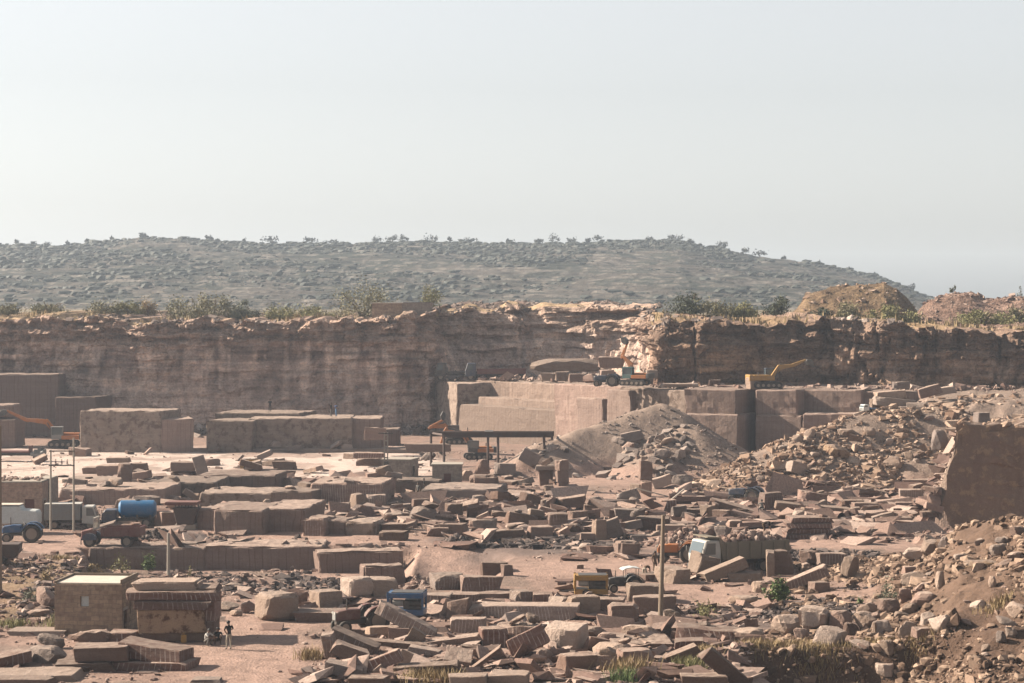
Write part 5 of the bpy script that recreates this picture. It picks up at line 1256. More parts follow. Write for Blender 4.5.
mg, nt, b = _new('window_glass'); b.inputs['Base Color'].default_value = (.05, .065, .07, 1); b.inputs['Roughness'].default_value = .08; b.inputs['Specular IOR Level'].default_value = .8
MT['glass'] = mg
def brick_mat(name, c1, c2, mortar, sx=.42, sy=.20):
    m, nt, b = _new(name); tc = nd(nt, 'ShaderNodeTexCoord'); ob = tc.outputs['Object']
    sep = nd(nt, 'ShaderNodeSeparateXYZ'); nt.links.new(ob, sep.inputs[0]); cmb = nd(nt, 'ShaderNodeCombineXYZ')
    nt.links.new(mth(nt, 'ADD', sep.outputs[0], sep.outputs[1]), cmb.inputs[0]); nt.links.new(sep.outputs[2], cmb.inputs[1])
    wv = nd(nt, 'ShaderNodeVectorMath', operation='ADD'); nt.links.new(cmb.outputs[0], wv.inputs[0])
    ns = nd(nt, 'ShaderNodeTexNoise'); ns.inputs['Scale'].default_value = 1.5; nt.links.new(ob, ns.inputs['Vector'])
    sc = nd(nt, 'ShaderNodeVectorMath', operation='SCALE'); sc.inputs['Scale'].default_value = .22; nt.links.new(ns.outputs['Color'], sc.inputs[0]); nt.links.new(sc.outputs[0], wv.inputs[1])
    br = nd(nt, 'ShaderNodeTexBrick'); nt.links.new(wv.outputs[0], br.inputs['Vector']); br.inputs['Scale'].default_value = 1.0
    br.inputs['Brick Width'].default_value = sx; br.inputs['Row Height'].default_value = sy; br.inputs['Mortar Size'].default_value = .016; br.inputs['Bias'].default_value = 0
    br.inputs['Color1'].default_value = (*c1, 1); br.inputs['Color2'].default_value = (*c2, 1); br.inputs['Mortar'].default_value = (*mortar, 1)
    n = nz(nt, ob, 2.5, 5, .65, .3, .7)
    c = mixc(nt, 1.0, br.outputs['Color'], mth(nt, 'ADD', mth(nt, 'MULTIPLY', n, .5), .6), 'MULTIPLY')
    nt.links.new(c, b.inputs['Base Color']); b.inputs['Roughness'].default_value = .95; b.inputs['Specular IOR Level'].default_value = .1
    bump(nt, b, mth(nt, 'SUBTRACT', n, mth(nt, 'MULTIPLY', br.outputs['Fac'], .8)), .6, .03); return m
M_brickA = brick_mat('rubble_masonry', (.31, .23, .165), (.22, .155, .115), (.20, .155, .12), .55, .27)
M_brickB = brick_mat('red_brickwork', (.33, .215, .165), (.27, .18, .14), (.30, .24, .195), .30, .15)
M_brickC = brick_mat('grey_block_masonry', (.25, .205, .175), (.20, .16, .135), (.22, .19, .16), .45, .22)

def wheel(parent, x, y, r, w, name='wheel', rim='rim'):
    def ty(bm):
        vs = []; prof = [(r*.62, -w/2), (r*.9, -w/2), (r, -w*.34), (r, w*.34), (r*.9, w/2), (r*.62, w/2)]; n = 22
        for i in range(n):
            a = 2*math.pi*i/n; vs.append([bm.verts.new((q*math.cos(a), t_, q*math.sin(a))) for q, t_ in prof])
        for i in range(n):
            for j in range(len(prof)):
                k_ = (j+1) % len(prof); bm.faces.new((vs[i][j], vs[(i+1) % n][j], vs[(i+1) % n][k_], vs[i][k_]))
    o = part(name, MT['rubber'], parent, ty); o.location = (x, y, r)
    def rm(bm):
        add_cyl(bm, (0, -w*.36, 0), (0, w*.36, 0), r*.64, n=18); add_cyl(bm, (0, -w*.46, 0), (0, w*.46, 0), r*.22, n=10)
    part('rim', MT[rim], o, rm); return o
def excavator(loc, rz, label, paint, boom=(38, -62), cab='white', scale=1.0, slew=0.0, canopy=False, group='diggers at work in the quarry', reach=1.0):
    """tracked digger, nose to +X; boom and stick angles in degrees from level"""
    r = empty('excavator', loc, R(rz)); tag(r, label, 'excavator', group); P_ = MT[paint]; r.scale = (scale,)*3
    for s in (-1, 1):
        t_ = part('track', MT['rubber'], r, lambda bm: add_prism(bm, [(1.9*math.cos(a)*(1) if False else (1.45+.42*math.cos(a) if math.cos(a) > 0 else -1.45+.42*math.cos(a)), .42+.42*math.sin(a)) for a in np.linspace(0, 2*math.pi, 25)[:-1]], s*1.15-.27, s*1.15+.27))
        part('track_roller', MT['rim'], t_, lambda bm: [add_cyl(bm, (x, s*1.15-.30, .38), (x, s*1.15+.30, .38), .2, n=12) for x in (-1.4, -.7, 0, .7, 1.4)])
    part('undercarriage', MT['metal'], r, lambda bm: (add_box(bm, (0, 0, .5), (2.2, 1.9, .4), bev=.05), add_cyl(bm, (0, 0, .6), (0, 0, 1.0), .65, n=20)))
    part('engine_house', P_, r, lambda bm: add_prism(bm, [(.9, 1.0), (.9, 1.55), (.2, 1.75), (-1.9, 1.75), (-2.1, 1.55), (-2.1, 1.0)], -1.25, .15, .06))
    part('counterweight', MT['metal'] if paint != 'yellow' else P_, r, lambda bm: add_box(bm, (-2.25, 0, 1.35), (.55, 2.5, .85), bev=.15))
    part('side_deck', P_, r, lambda bm: add_box(bm, (-.9, .75, 1.25), (2.2, 1.0, .5), bev=.06))
    c = part('cab', MT[cab], r, lambda bm: [add_box(bm, (.75, .75, 2.55), (1.5, 1.0, .10), bev=.04), add_box(bm, (.75, .75, 1.3), (1.45, .95, .55), bev=.05)]+[add_box(bm, (x, y, 2.05), (.09, .09, 1.0)) for x in (.07, 1.43) for y in (.30, 1.2)])
    if not canopy: part('window', MT['glass'], c, lambda bm: add_box(bm, (.75, .75, 2.05), (1.34, .86, .95)))
    else: part('seat', MT['metal'], c, lambda bm: (add_box(bm, (.6, .75, 1.75), (.5, .5, .15), bev=.04), add_box(bm, (.4, .75, 2.0), (.12, .5, .5), bev=.04)))
    part('exhaust', MT['metal'], r, lambda bm: add_cyl(bm, (-1.2, -.7, 1.7), (-1.2, -.7, 2.2), .07, n=8))
    b0 = Vector((.7, -.3, 1.5)); a1, a2 = R(boom[0]), R(boom[0]-28); k1 = b0+Vector((2.2*math.cos(a1+.25), 0, 2.2*math.sin(a1+.25)))*reach; k2 = k1+Vector((2.6*math.cos(a2), 0, 2.6*math.sin(a2)))*reach
    def arm(bm, pts, wd, ths):
        up, dn = [], []
        for i, p in enumerate(pts):
            q = pts[min(i+1, len(pts)-1)]-pts[max(i-1, 0)]; nn = Vector((-q.z, 0, q.x)).normalized(); up.append(p+nn*ths[i]); dn.append(p-nn*ths[i])
        add_prism(bm, [(v.x, v.z) for v in up]+[(v.x, v.z) for v in dn[::-1]], pts[0].y-wd, pts[0].y+wd, .03)
    part('boom', P_, r, lambda bm: arm(bm, [b0, k1, k2], .2, [.2, .36, .17]))
    s_ = R(boom[1]); e = k2+Vector((2.6*math.cos(s_), 0, 2.6*math.sin(s_)))*reach; t0 = k2-Vector((.5*math.cos(s_), 0, .5*math.sin(s_)))
    part('stick', P_, r, lambda bm: arm(bm, [t0, k2, e], .15, [.12, .24, .12]))
    def bk(bm):
        d = Vector((math.cos(s_-.9), 0, math.sin(s_-.9))); n_ = Vector((-d.z, 0, d.x))
        pts = [e+n_*.1, e+d*.5+n_*.35, e+d*1.05+n_*.15, e+d*1.15-n_*.25, e+d*.5-n_*.45, e-n_*.2]; add_prism(bm, [(p.x, p.z) for p in pts], -.85, .25, .03)
        for k in range(5): q = e+d*1.15-n_*.25; add_box(bm, (q.x+d.x*.12, -.78+k*.24, q.z+d.z*.12), (.22, .08, .08), (0, -math.degrees(math.atan2(d.z, d.x)), 0))
    part('bucket', MT['metal'], r, bk)
    def cy(bm, p, q): m_ = p.lerp(q, .55); add_cyl(bm, p, m_, .09, n=10); add_cyl(bm, m_, q, .05, n=8)
    part('hydraulic_cylinder', MT['metal'], r, lambda bm: (cy(bm, b0+Vector((.35, .26, -.35)), k1+Vector((-.1, .26, -.1))), cy(bm, b0+Vector((.35, -.26, -.35)), k1+Vector((-.1, -.26, -.1)))))
    part('hydraulic_cylinder', MT['metal'], r, lambda bm: cy(bm, k1+Vector((.1, 0, .42)), t0+Vector((0, 0, .05))))
    return r
def tractor(loc, rz, label, paint, canopy=None, group='tractors in the quarry', front='grey'):
    r = empty('tractor', loc, R(rz)); tag(r, label, 'tractor', group); P_ = MT[paint]
    hd = part('hood', P_, r, lambda bm: add_prism(bm, [(.2, .85), (.2, 1.5), (1.0, 1.5), (1.75, 1.38), (1.85, 1.2), (1.85, .8)], -.34, .34, .05))
    part('grille', MT[front], hd, lambda bm: add_box(bm, (1.87, 0, 1.1), (.06, .55, .5), bev=.02))
    for s in (-1, 1): part('headlight', MT['white'], hd, lambda bm: add_cyl(bm, (1.84, s*.22, 1.3), (1.92, s*.22, 1.3), .08, n=10))
    part('chassis', MT['metal'], r, lambda bm: (add_box(bm, (.5, 0, .75), (2.6, .42, .4), bev=.05), add_cyl(bm, (-.75, -.85, .78), (-.75, .85, .78), .12, n=10), add_cyl(bm, (1.4, -.7, .45), (1.4, .7, .45), .08, n=10)))
    for s in (-1, 1):
        wheel(r, -.75, s*.82, .78, .42, 'rear_wheel'); wheel(r, 1.4, s*.72, .42, .24, 'front_wheel')
        part('mudguard', P_, r, lambda bm: add_prism(bm, [(-.75+.95*math.cos(a), .78+.92*math.sin(a)) for a in np.linspace(.35, 2.8, 9)]+[(-.75+.87*math.cos(a), .78+.84*math.sin(a)) for a in np.linspace(2.8, .35, 9)], s*.80-.22, s*.80+.22))
    part('seat', MT['metal'], r, lambda bm: (add_box(bm, (-.55, 0, 1.2), (.45, .5, .12), bev=.04), add_box(bm, (-.78, 0, 1.42), (.12, .5, .42), bev=.04)))
    part('steering_wheel', MT['metal'], r, lambda bm: (add_cyl(bm, (.1, 0, 1.3), (-.12, 0, 1.62), .03, n=6), add_cyl(bm, (-.11, 0, 1.6), (-.13, 0, 1.64), .2, n=14)))
    part('exhaust', MT['metal'], r, lambda bm: add_cyl(bm, (1.1, .2, 1.45), (1.1, .2, 2.15), .045, n=8))
    if canopy:
        part('canopy_post', MT['metal'], r, lambda bm: [add_cyl(bm, (x, y, 1.2), (x, y, 2.3), .03, n=6) for x in (-1.15, .15) for y in (-.55, .55)])
        part('canopy', MT[canopy], r, lambda bm: add_prism(bm, [(-1.45, 2.25), (-1.2, 2.40), (-.5, 2.5), (.2, 2.40), (.5, 2.25), (.5, 2.2), (.2, 2.33), (-.5, 2.42), (-1.2, 2.33), (-1.45, 2.2)], -.8, .8))
    return r
def truck(loc, rz, label, cabp, body, bodyp, L=6.8, group='trucks in the quarry', axles=2, cabh=2.6, open_cab=False, load=None):
    """nose at +X; the body runs back from the cab"""
    r = empty('truck', loc, R(rz)); tag(r, label, 'truck', group); P_ = MT[cabp]; x0 = L/2
    part('chassis', MT['metal'], r, lambda bm: [add_box(bm, (-.2, y, .85), (L-.6, .14, .28)) for y in (-.45, .45)]+[add_box(bm, (x, 0, .85), (.14, .9, .2)) for x in np.linspace(-L/2+.5, L/2-1, 6)])
    if not open_cab:
        cb = part('cab', P_, r, lambda bm: add_prism(bm, [(x0, .7), (x0+.08, 1.45), (x0-.30, cabh), (x0-1.5, cabh), (x0-1.6, cabh-.1), (x0-1.6, .7), (x0-.2, .55)], -1.15, 1.15, .07))
        part('windscreen', MT['glass'], cb, lambda bm: add_prism(bm, [(x0+.095, 1.55), (x0-.235, cabh-.15), (x0-.30, cabh-.15), (x0+.03, 1.55)], -1.0, 1.0))
        for s in (-1, 1):
            part('side_window', MT['glass'], cb, lambda bm: add_prism(bm, [(x0-.15, 1.55), (x0-.42, cabh-.2), (x0-1.1, cabh-.2), (x0-1.1, 1.55)], s*1.15-.02, s*1.15+.02))
            part('headlight', MT['white'], cb, lambda bm: add_cyl(bm, (x0, s*.85, 1.0), (x0+.1, s*.85, 1.0), .13, n=12))
            part('mirror', MT['metal'], cb, lambda bm: (add_cyl(bm, (x0-.1, s*1.15, 1.9), (x0+.05, s*1.4, 1.95), .02, n=6), add_box(bm, (x0+.05, s*1.42, 1.85), (.05, .18, .38), bev=.02)))
        part('bumper', MT['metal'], cb, lambda bm: add_box(bm, (x0+.08, 0, .6), (.18, 2.3, .28), bev=.04))
        part('grille', MT['metal'], cb, lambda bm: [add_box(bm, (x0+.055, 0, z), (.04, 1.4, .06)) for z in (.95, 1.08, 1.21, 1.34)])
    else:
        hd = part('bonnet', P_, r, lambda bm: add_prism(bm, [(x0, .65), (x0, 1.35), (x0-.9, 1.55), (x0-1.0, .65)], -.85, .85, .06))
        part('windscreen_frame', MT['roof'], r, lambda bm: [add_box(bm, (x0-1.1, s*.95, 1.95), (.1, .1, 1.0)) for s in (-1, 1)]+[add_box(bm, (x0-1.1, 0, z), (.1, 2.0, .12)) for z in (2.42, 1.5)])
        part('windscreen', MT['glass'], r, lambda bm: add_box(bm, (x0-1.1, 0, 1.95), (.03, 1.8, .8)))
        for s in (-1, 1): part('mudguard', MT['navy'], r, lambda bm: add_prism(bm, [(x0-.75+.66*math.cos(a), .55+.66*math.sin(a)) for a in np.linspace(.1, 3.0, 9)]+[(x0-.75, .6)], s*.95-.22, s*.95+.22))
    wheel(r, x0-.75, .95, .52, .3); wheel(r, x0-.75, -.95, .52, .3)
    for k in range(axles):
        for s in (-1, 1): wheel(r, -L/2+.95+k*1.15, s*.92, .52, .42)
    bx0, bx1 = -L/2-.1, x0-1.75; mid_ = (bx0+bx1)/2; ln = bx1-bx0; B_ = MT[bodyp]
    if body == 'tipper':
        t_ = part('tipper_body', B_, r, lambda bm: (add_box(bm, (mid_, 0, 1.15), (ln, 2.4, .12)), add_box(bm, (mid_, 1.18, 1.8), (ln, .08, 1.3)), add_box(bm, (mid_, -1.18, 1.8), (ln, .08, 1.3)), add_box(bm, (bx0+.03, 0, 1.75), (.08, 2.28, 1.1)),
            add_prism(bm, [(bx1-.05, 1.1), (bx1+.05, 1.1), (bx1+.35, 2.75), (bx1+1.35, 2.85), (bx1+1.35, 2.93), (bx1+.25, 2.85), (bx1-.05, 2.5)], -1.2, 1.2)))
        for s in (-1, 1):
            for x in np.linspace(bx0+.35, bx1-.3, 6): part('side_rib', B_, t_, lambda bm: add_box(bm, (x, s*1.26, 1.75), (.14, .1, 1.2), bev=.02))
        part('mudguard', MT['metal'], r, lambda bm: [add_box(bm, (bx0+1.2, s*1.0, 1.1), (2.6, .4, .04)) for s in (-1, 1)])
        g = np.random.default_rng(61); 
        def ld(bm):
            for k in range(150):
                V, Fc = rock_verts(g, 1, 7, 0); s = g.uniform(.15, .6); o = Vector((g.uniform(bx0+.2, bx1-.2), g.uniform(-1.0, 1.0), 0)); o.z = 2.35+.6*(1-((o.x-mid_)/(ln/2))**2)*(1-(o.y)**2*.6)+g.uniform(-.25, .1)
                vs = [bm.verts.new(Vector(v*s)+o) for v in V]; [bm.faces.new([vs[i] for i in f]) for f in Fc]
            add_box(bm, (mid_, 0, 1.7), (ln-.15, 2.2, .9))
        tag(part('rubble_load', M_rubP, r, ld), kind='stuff')
    elif body == 'box':
        t_ = part('cargo_box', B_, r, lambda bm: add_box(bm, (mid_, 0, 1.95), (ln, 2.4, 1.75), bev=.04))
        part('roof_edge', MT['white'], t_, lambda bm: add_box(bm, (mid_, 0, 2.86), (ln+.06, 2.46, .07)))
        for s in (-1, 1):
            for x in np.linspace(bx0+.2, bx1-.2, 9): part('side_rib', B_, t_, lambda bm: add_box(bm, (x, s*1.215, 1.95), (.09, .05, 1.6)))
    elif body == 'flatbed':
        part('flatbed', B_, r, lambda bm: (add_box(bm, (mid_, 0, 1.2), (ln, 2.4, .22), bev=.03), add_box(bm, (bx1, 0, 1.6), (.1, 2.3, .7))))
    elif body == 'open':
        t_ = part('cargo_bed', B_, r, lambda bm: (add_box(bm, (mid_, 0, .98), (ln, 2.2, .1)), add_prism(bm, [(bx0, 1.0), (bx0-.1, 1.75), (bx1, 1.65), (bx1, 1.0)], 1.05, 1.12), add_prism(bm, [(bx0, 1.0), (bx0-.1, 1.75), (bx1, 1.65), (bx1, 1.0)], -1.12, -1.05), add_box(bm, (bx0-.05, 0, 1.35), (.08, 2.1, .75))))
        for s in (-1, 1):
            for x in np.linspace(bx0+.2, bx1-.2, 5): part('side_rib', B_, t_, lambda bm: add_box(bm, (x, s*1.15, 1.35), (.08, .06, .7)))
    elif body == 'tank':
        t_ = part('tank', B_, r, lambda bm: [add_cyl(bm, (bx0, 0, 2.0), (bx0+.25, 0, 2.0), .65, .98, 28), add_cyl(bm, (bx0+.25, 0, 2.0), (bx1-.25, 0, 2.0), .98, .98, 28), add_cyl(bm, (bx1-.25, 0, 2.0), (bx1, 0, 2.0), .98, .65, 28)])
        part('manhole', MT['metal'], t_, lambda bm: add_cyl(bm, (mid_, 0, 2.9), (mid_, 0, 3.1), .28, n=14))
        part('tank_saddle', MT['metal'], t_, lambda bm: [add_box(bm, (x, 0, 1.15), (.2, 1.6, .5)) for x in (bx0+.6, mid_, bx1-.6)])
    return r
def compressor(loc, rz, label, paint, w=2.6, d=1.5, h=1.6, panels=True):
    r = empty('compressor', loc, R(rz)); tag(r, label, 'compressor', 'compressors by the blocks'); P_ = MT[paint]
    part('skid', P_, r, lambda bm: add_box(bm, (0, 0, .38), (w, d, .36), bev=.03))
    part('corner_post', P_, r, lambda bm: [add_box(bm, (x*(w/2-.06), y*(d/2-.06), h*.55+.2), (.12, .12, h*.75)) for x in (-1, 1) for y in (-1, 1)])
    rf = part('roof_panel', P_, r, lambda bm: add_box(bm, (0, 0, h-.16), (w+.04, d+.04, .34), bev=.04))
    part('roof_edge', MT['metal'], rf, lambda bm: add_box(bm, (.1, 0, h+.03), (w*.85, d*.9, .06)))
    part('engine', MT['metal'], r, lambda bm: (add_box(bm, (w*.18, 0, .85), (w*.5, d*.7, .6), bev=.06), add_cyl(bm, (w*.1, -d*.3, .95), (w*.42, -d*.3, .95), .2, n=14), add_box(bm, (w*.38, 0, .95), (.2, d*.6, .55))))
    part('air_tank', MT['white'], r, lambda bm: add_cyl(bm, (-w*.38, -.2, .95), (-w*.08, -.2, .95), .22, n=16))
    part('side_panel', P_, r, lambda bm: add_box(bm, (-w/2-.02, 0, .85), (.05, d*.8, .6), bev=.01))
    for s in (-1, 1): wheel(r, -w*.15, s*(d/2+.02), .28, .16)
    part('drawbar', MT['metal'], r, lambda bm: add_cyl(bm, (-w/2, 0, .4), (-w/2-.9, 0, .35), .05, n=8))
    return r
TP = lambda px, yb: at(px, yb)
# diggers
excavator(atY(64, 447, 338), 184, 'orange digger left of the huge mottled mass with its long arm lowered to the left', 'orange', boom=(34, 26), scale=1.12, cab='grey')
excavator(Vector((atY(459, 437, 326).x, 326, 1.3)), 184, 'dark-topped digger behind the gantry, its orange arm folded up to the left', 'orange', boom=(24, 150), cab='metal', scale=1.0, reach=.7)
excavator(ground(478, 315), 188, 'orange digger standing under the gantry beams with its arm bent down', 'orange', boom=(42, -70), scale=.95, cab='metal')
excavator(atY(635, 385.5, 321), 158, 'digger raising its orange arm on the bench top by the cliff corner', 'orange', boom=(74, 112), cab='teal', scale=.95, reach=.66)
excavator(atY(766, 388.0, 317.5), 8, 'digger reaching its yellow arm up to the right under the right cliff', 'yellow', boom=(36, 22), cab='navy', scale=1.0, reach=.72)
# tractors
tractor(at(24, 542), 184, 'dark blue tractor with big pale-rimmed rear wheel at the left edge', 'blue')
tl_ = empty('covered_trailer', at(17, 535)+Vector((0, 1.5, 0)), 0); tag(tl_, 'pale covered trailer behind the dark blue tractor', 'trailer')
part('body', MT['canopy'], tl_, lambda bm: add_prism(bm, [(-2.0, .9), (-2.0, 2.2), (-1.8, 2.5), (.1, 2.55), (.25, 2.2), (1.6, 2.1), (1.75, 1.8), (1.75, .9)], -.9, .9, .08))
part('roof_sheet', MT['roof'], tl_, lambda bm: add_box(bm, (-.9, 0, 2.62), (2.1, 1.9, .06)))
for s in (-1, 1): wheel(tl_, -.3, s*.95, .45, .25)
tractor(at(362, 632), 205, 'old red tractor with a grey nose behind the near jumble of slabs', 'red')
tractor(at(747, 503), 160, 'dark grey tractor parked below the foot of the rubble slope', 'navy')
ct_ = tractor(at(626, 592), 190, 'small tractor under a pale curved canopy beside the yellow compressor', 'metal', canopy='canopy'); ct_.scale = (.72,)*3
tractor(atY(608, 386.5, 323), 165, 'small dark tractor left of the raised-arm digger on the bench', 'navy')
tractor(at(681, 563), 170, 'orange tractor half hidden behind the wooden pole and stones', 'orange', front='metal')
# trucks
truck(at(741, 575)+Vector((0, 2.0, 0)), 203, 'dump truck with a white cab and a khaki body heaped with rubble', 'white', 'tipper', 'khaki', L=7.4)
bt_ = truck(at(72, 529), 4, 'white truck with a grey box body parked beside the masonry hut', 'white', 'box', 'grey', L=5.6, axles=1); bt_.scale = (.82,)*3
truck(at(112, 548), 176, 'maroon open truck with a pale windscreen frame and no roof', 'maroon', 'open', 'maroon', L=4.9, axles=1, open_cab=True)
wt_ = truck(at(124, 530)+Vector((0, 3, 0)), 184, 'water truck carrying a bright blue tank behind the maroon truck', 'navy', 'tank', 'tank', L=5.8, axles=1, cabh=2.0); wt_.scale = (.82,)*3
truck(at(10, 461), 0, 'flatbed truck at the left edge in front of the reddish drilled block', 'grey', 'flatbed', 'maroon', L=8.8, cabh=1.2)
truck(atY(495, 380.0, 369), 182, 'dark lorry with a rust-coloured body in the shade behind the tan benches', 'navy', 'open', 'maroon', L=9, group='machines parked behind the tan benches')
truck(atY(462, 380.0, 371), 180, 'dark flat lorry left of the rust-coloured one behind the tan benches', 'metal', 'flatbed', 'metal', L=8, group='machines parked behind the tan benches')
bm_t = truck(atY(868, 413, 306), 200, 'little blue and white machine on the sawn shelf at the right', 'canopy', 'flatbed', 'tank', L=3.6, axles=1, cabh=2.2); bm_t.scale = (.5,)*3
compressor(at(591, 596), 0, 'yellow compressor with an open side on the dusty track', 'yellow', w=2.35, d=1.6, h=1.5)
compressor(at(407, 617), -6, 'bright blue open-framed machine behind the leaning drilled slab', 'blue', w=2.4, d=1.8, h=1.65)
compressor(at(249, 470), 0, 'small yellow machine on the white floor slabs', 'yellow', w=2.0, d=1.4, h=1.3)
t_ = empty('tipping_trailer', at(8, 566), R(4)); tag(t_, 'dark trailer with a rounded hopper end at the left edge', 'trailer')
part('hopper', MT['rust'], t_, lambda bm: add_prism(bm, [(-2.2, 1.0), (-2.2, 1.7), (1.0, 1.7), (.95, 1.1), (.6, .6), (-1.8, .6)], -.9, .9, .06)); part('drawbar', MT['metal'], t_, lambda bm: add_cyl(bm, (-2.0, 0, .7), (-3.4, 0, .5), .07))
for s in (-1, 1): wheel(t_, -.6, s*.95, .45, .25)
t_ = empty('dumper_hopper', at(187, 529), R(-4)); tag(t_, 'dark steel hopper tapering down under a row of small gaps', 'hopper')
part('hopper', MT['rust'], t_, lambda bm: add_prism(bm, [(-1.15, 1.95), (1.15, 1.95), (.75, .45), (-.75, .45)], -.9, .9, .04)); part('deck', MT['redshutter'], t_, lambda bm: add_box(bm, (-.35, 0, 2.35), (2.9, 2.1, .28), bev=.03))
part('deck_post', MT['metal'], t_, lambda bm: [add_box(bm, (x, y, 2.08), (.1, .1, .28)) for x in (-.9, -.3, .3, .9) for y in (-.8, .8)]); part('base', MT['concrete'], t_, lambda bm: add_box(bm, (0, 0, .22), (1.9, 1.6, .5), bev=.05))
# motorcycle
mc = empty('motorcycle', at(762, 517), R(100)); tag(mc, 'motorcycle ridden along the dusty track at the middle right', 'motorcycle')
wheel(mc, .62, 0, .3, .1, 'front_wheel'); wheel(mc, -.62, 0, .3, .12, 'rear_wheel')
part('frame', MT['metal'], mc, lambda bm: [add_cyl(bm, a, c_, .035, n=6) for a, c_ in (((-.62, 0, .3), (0, 0, .4)), ((0, 0, .4), (.45, 0, .85)), ((.62, 0, .3), (.42, 0, .95)), ((-.5, 0, .72), (0, 0, .4)))]+[add_box(bm, (.02, 0, .42), (.4, .26, .3), bev=.05)])
part('fuel_tank', MT['maroon'], mc, lambda bm: add_box(bm, (.18, 0, .82), (.5, .26, .2), bev=.08)); part('seat', MT['rubber'], mc, lambda bm: add_box(bm, (-.32, 0, .80), (.65, .25, .09), bev=.03))
part('handlebar', MT['metal'], mc, lambda bm: add_cyl(bm, (.40, -.35, 1.02), (.40, .35, 1.02), .02, n=6)); part('headlight', MT['white'], mc, lambda bm: add_cyl(bm, (.5, 0, .88), (.6, 0, .88), .09, n=10))

# ------------------------------------------------------------------ buildings and steelwork
def hut(loc, rz, label, mat, w, d, h, name='masonry_hut', wins=(), doors=(), roof='roof', rt=.18, over=.12, slope=0.0, cat='hut', group=None, rooft=0.0):
    """front face along X at y = 0 seen by the camera; doors and windows are (face, x0, x1, z0, z1), face 'f' or 'r'"""
    r = empty(name, loc, R(rz)); tag(r, label, cat, group); th = .28
    def walls(bm):
        for face in ('f', 'r'):
            ln = w if face == 'f' else d-2*th; hs = sorted([q[1:5] for q in list(wins)+list(doors) if q[0] == face]); x = 0
            def seg(x0, x1, z0, z1):
                if x1-x0 < .01 or z1-z0 < .01: return
                if face == 'f': add_box(bm, (-w/2+(x0+x1)/2, th/2, (z0+z1)/2), (x1-x0, th, z1-z0))
                else: add_box(bm, (w/2-th/2, th+(x0+x1)/2, (z0+z1)/2), (th, x1-x0, z1-z0))
            for (x0, x1, z0, z1) in hs:
                seg(x, x0, 0, h); seg(x0, x1, 0, z0); seg(x0, x1, z1, h); x = x1
            seg(x, ln, 0, h)
        add_box(bm, (-w/2+th/2, d/2, h/2), (th, d-2*th, h)); add_box(bm, (0, d-th/2, h/2), (w, th, h))
        add_box(bm, (0, d/2, -.3), (w, d, .6))
    wl_ = part('wall', mat, r, walls)
    part('roof', MT[roof], r, lambda bm: add_box(bm, (0, d/2, h+rt/2+slope*.25), (w+2*over, d+2*over, rt), (slope*4, 0, 0), .03))
    for q in wins:
        m_ = MT[q[5]] if len(q) > 5 else MT['glass']
    for k, q in enumerate(list(wins)+list(doors)):
        face, x0, x1, z0, z1 = q[:5]; nm = 'window' if k < len(wins) else 'door'; m_ = MT[q[5]] if len(q) > 5 else MT['dark']
        c_ = (-w/2+(x0+x1)/2, th*.6, (z0+z1)/2) if face == 'f' else (w/2-th*.6, th+(x0+x1)/2, (z0+z1)/2); sz = (x1-x0, .05, z1-z0) if face == 'f' else (.05, x1-x0, z1-z0)
        o = part(nm, m_, r, lambda bm: add_box(bm, c_, sz))
        if nm == 'window': part('frame', MT['wood'], o, lambda bm: [add_box(bm, (c_[0]+(sx*(x1-x0)/2 if face == 'f' else 0), c_[1]-(.04 if face == 'f' else -(sx*(x1-x0)/2)), c_[2]), (.06, .06, z1-z0)) for sx in (-1, 1)])
        else: part('lintel', MT['concrete'], o, lambda bm: add_box(bm, (c_[0]+(.14 if face == 'r' else 0), c_[1]-(.14 if face == 'f' else 0), z1+.09), (x1-x0+.4 if face == 'f' else .1, x1-x0+.4 if face == 'r' else .1, .16)))
    return r
h1 = hut(ground(86.5, 151.5)+Vector((.1, 0, -.05)), -5, 'square rubble-masonry hut with a pale flat roof and a tiny pale window', M_brickA, 4.3, 4.2, 3.25, 'masonry_hut', wins=(('f', 1.65, 2.2, 1.85, 2.5, 'canopy'),), doors=(('r', .25, 1.0, 0, 1.55), ('r', 1.75, 2.0, 1.1, 2.5)), rt=.08, over=-.12)
part('parapet', MT['wood'], h1, lambda bm: (add_box(bm, (-2.11, 2.1, 3.36), (.1, 4.2, .16)), add_box(bm, (2.11, 2.1, 3.42), (.1, 4.2, .26)), add_box(bm, (0, 4.15, 3.38), (4.1, .1, .2))))
h2 = hut(ground(17, 222), 0, 'brick hut at the left edge with a small square window and stones on its roof', M_brickB, 4.6, 4.5, 4.1, 'brick_hut', wins=(('f', 3.0, 3.9, 1.5, 2.6, 'redshutter'),), doors=(('r', .6, 1.5, 0, 2.4),), roof='concrete', rt=.12, over=-.1)
g = np.random.default_rng(71)
tag(part('roof_stones', M_rubP, h2, lambda bm: [[bm.faces.new([vs[i] for i in f]) for f in ICO[1][1]] for vs in [[bm.verts.new(Vector(v*np.array((.25, .2, .16)))+Vector((x, y, 4.3))) for v in ICO[1][0]] for x, y in zip(g.uniform(-2.1, 2.1, 22), g.uniform(.2, 4, 22))]]), kind='stuff')
hut(ground(43.5, 225), 0, 'taller plastered wing of the brick hut with a dark doorway', M_brickC, 1.25, 4, 4.2, 'brick_hut', doors=(('f', .35, .95, 0, 2.9),), roof='concrete', rt=.12, over=-.05)
hut(ground(396, 264), -12, 'grey block hut with a narrow dark doorway left of the gantry', M_brickC, 3.2, 3.6, 3.3, 'block_hut', doors=(('r', .9, 1.7, 0, 2.6),), roof='concrete', rt=.14)
hut(ground(447, 262), 0, 'grey block hut with a red-brown shutter under the gantry', M_brickC, 3.2, 3.2, 2.9, 'block_hut', wins=(('f', 1.25, 2.05, 1.1, 2.0, 'redshutter'),), roof='concrete', rt=.14)
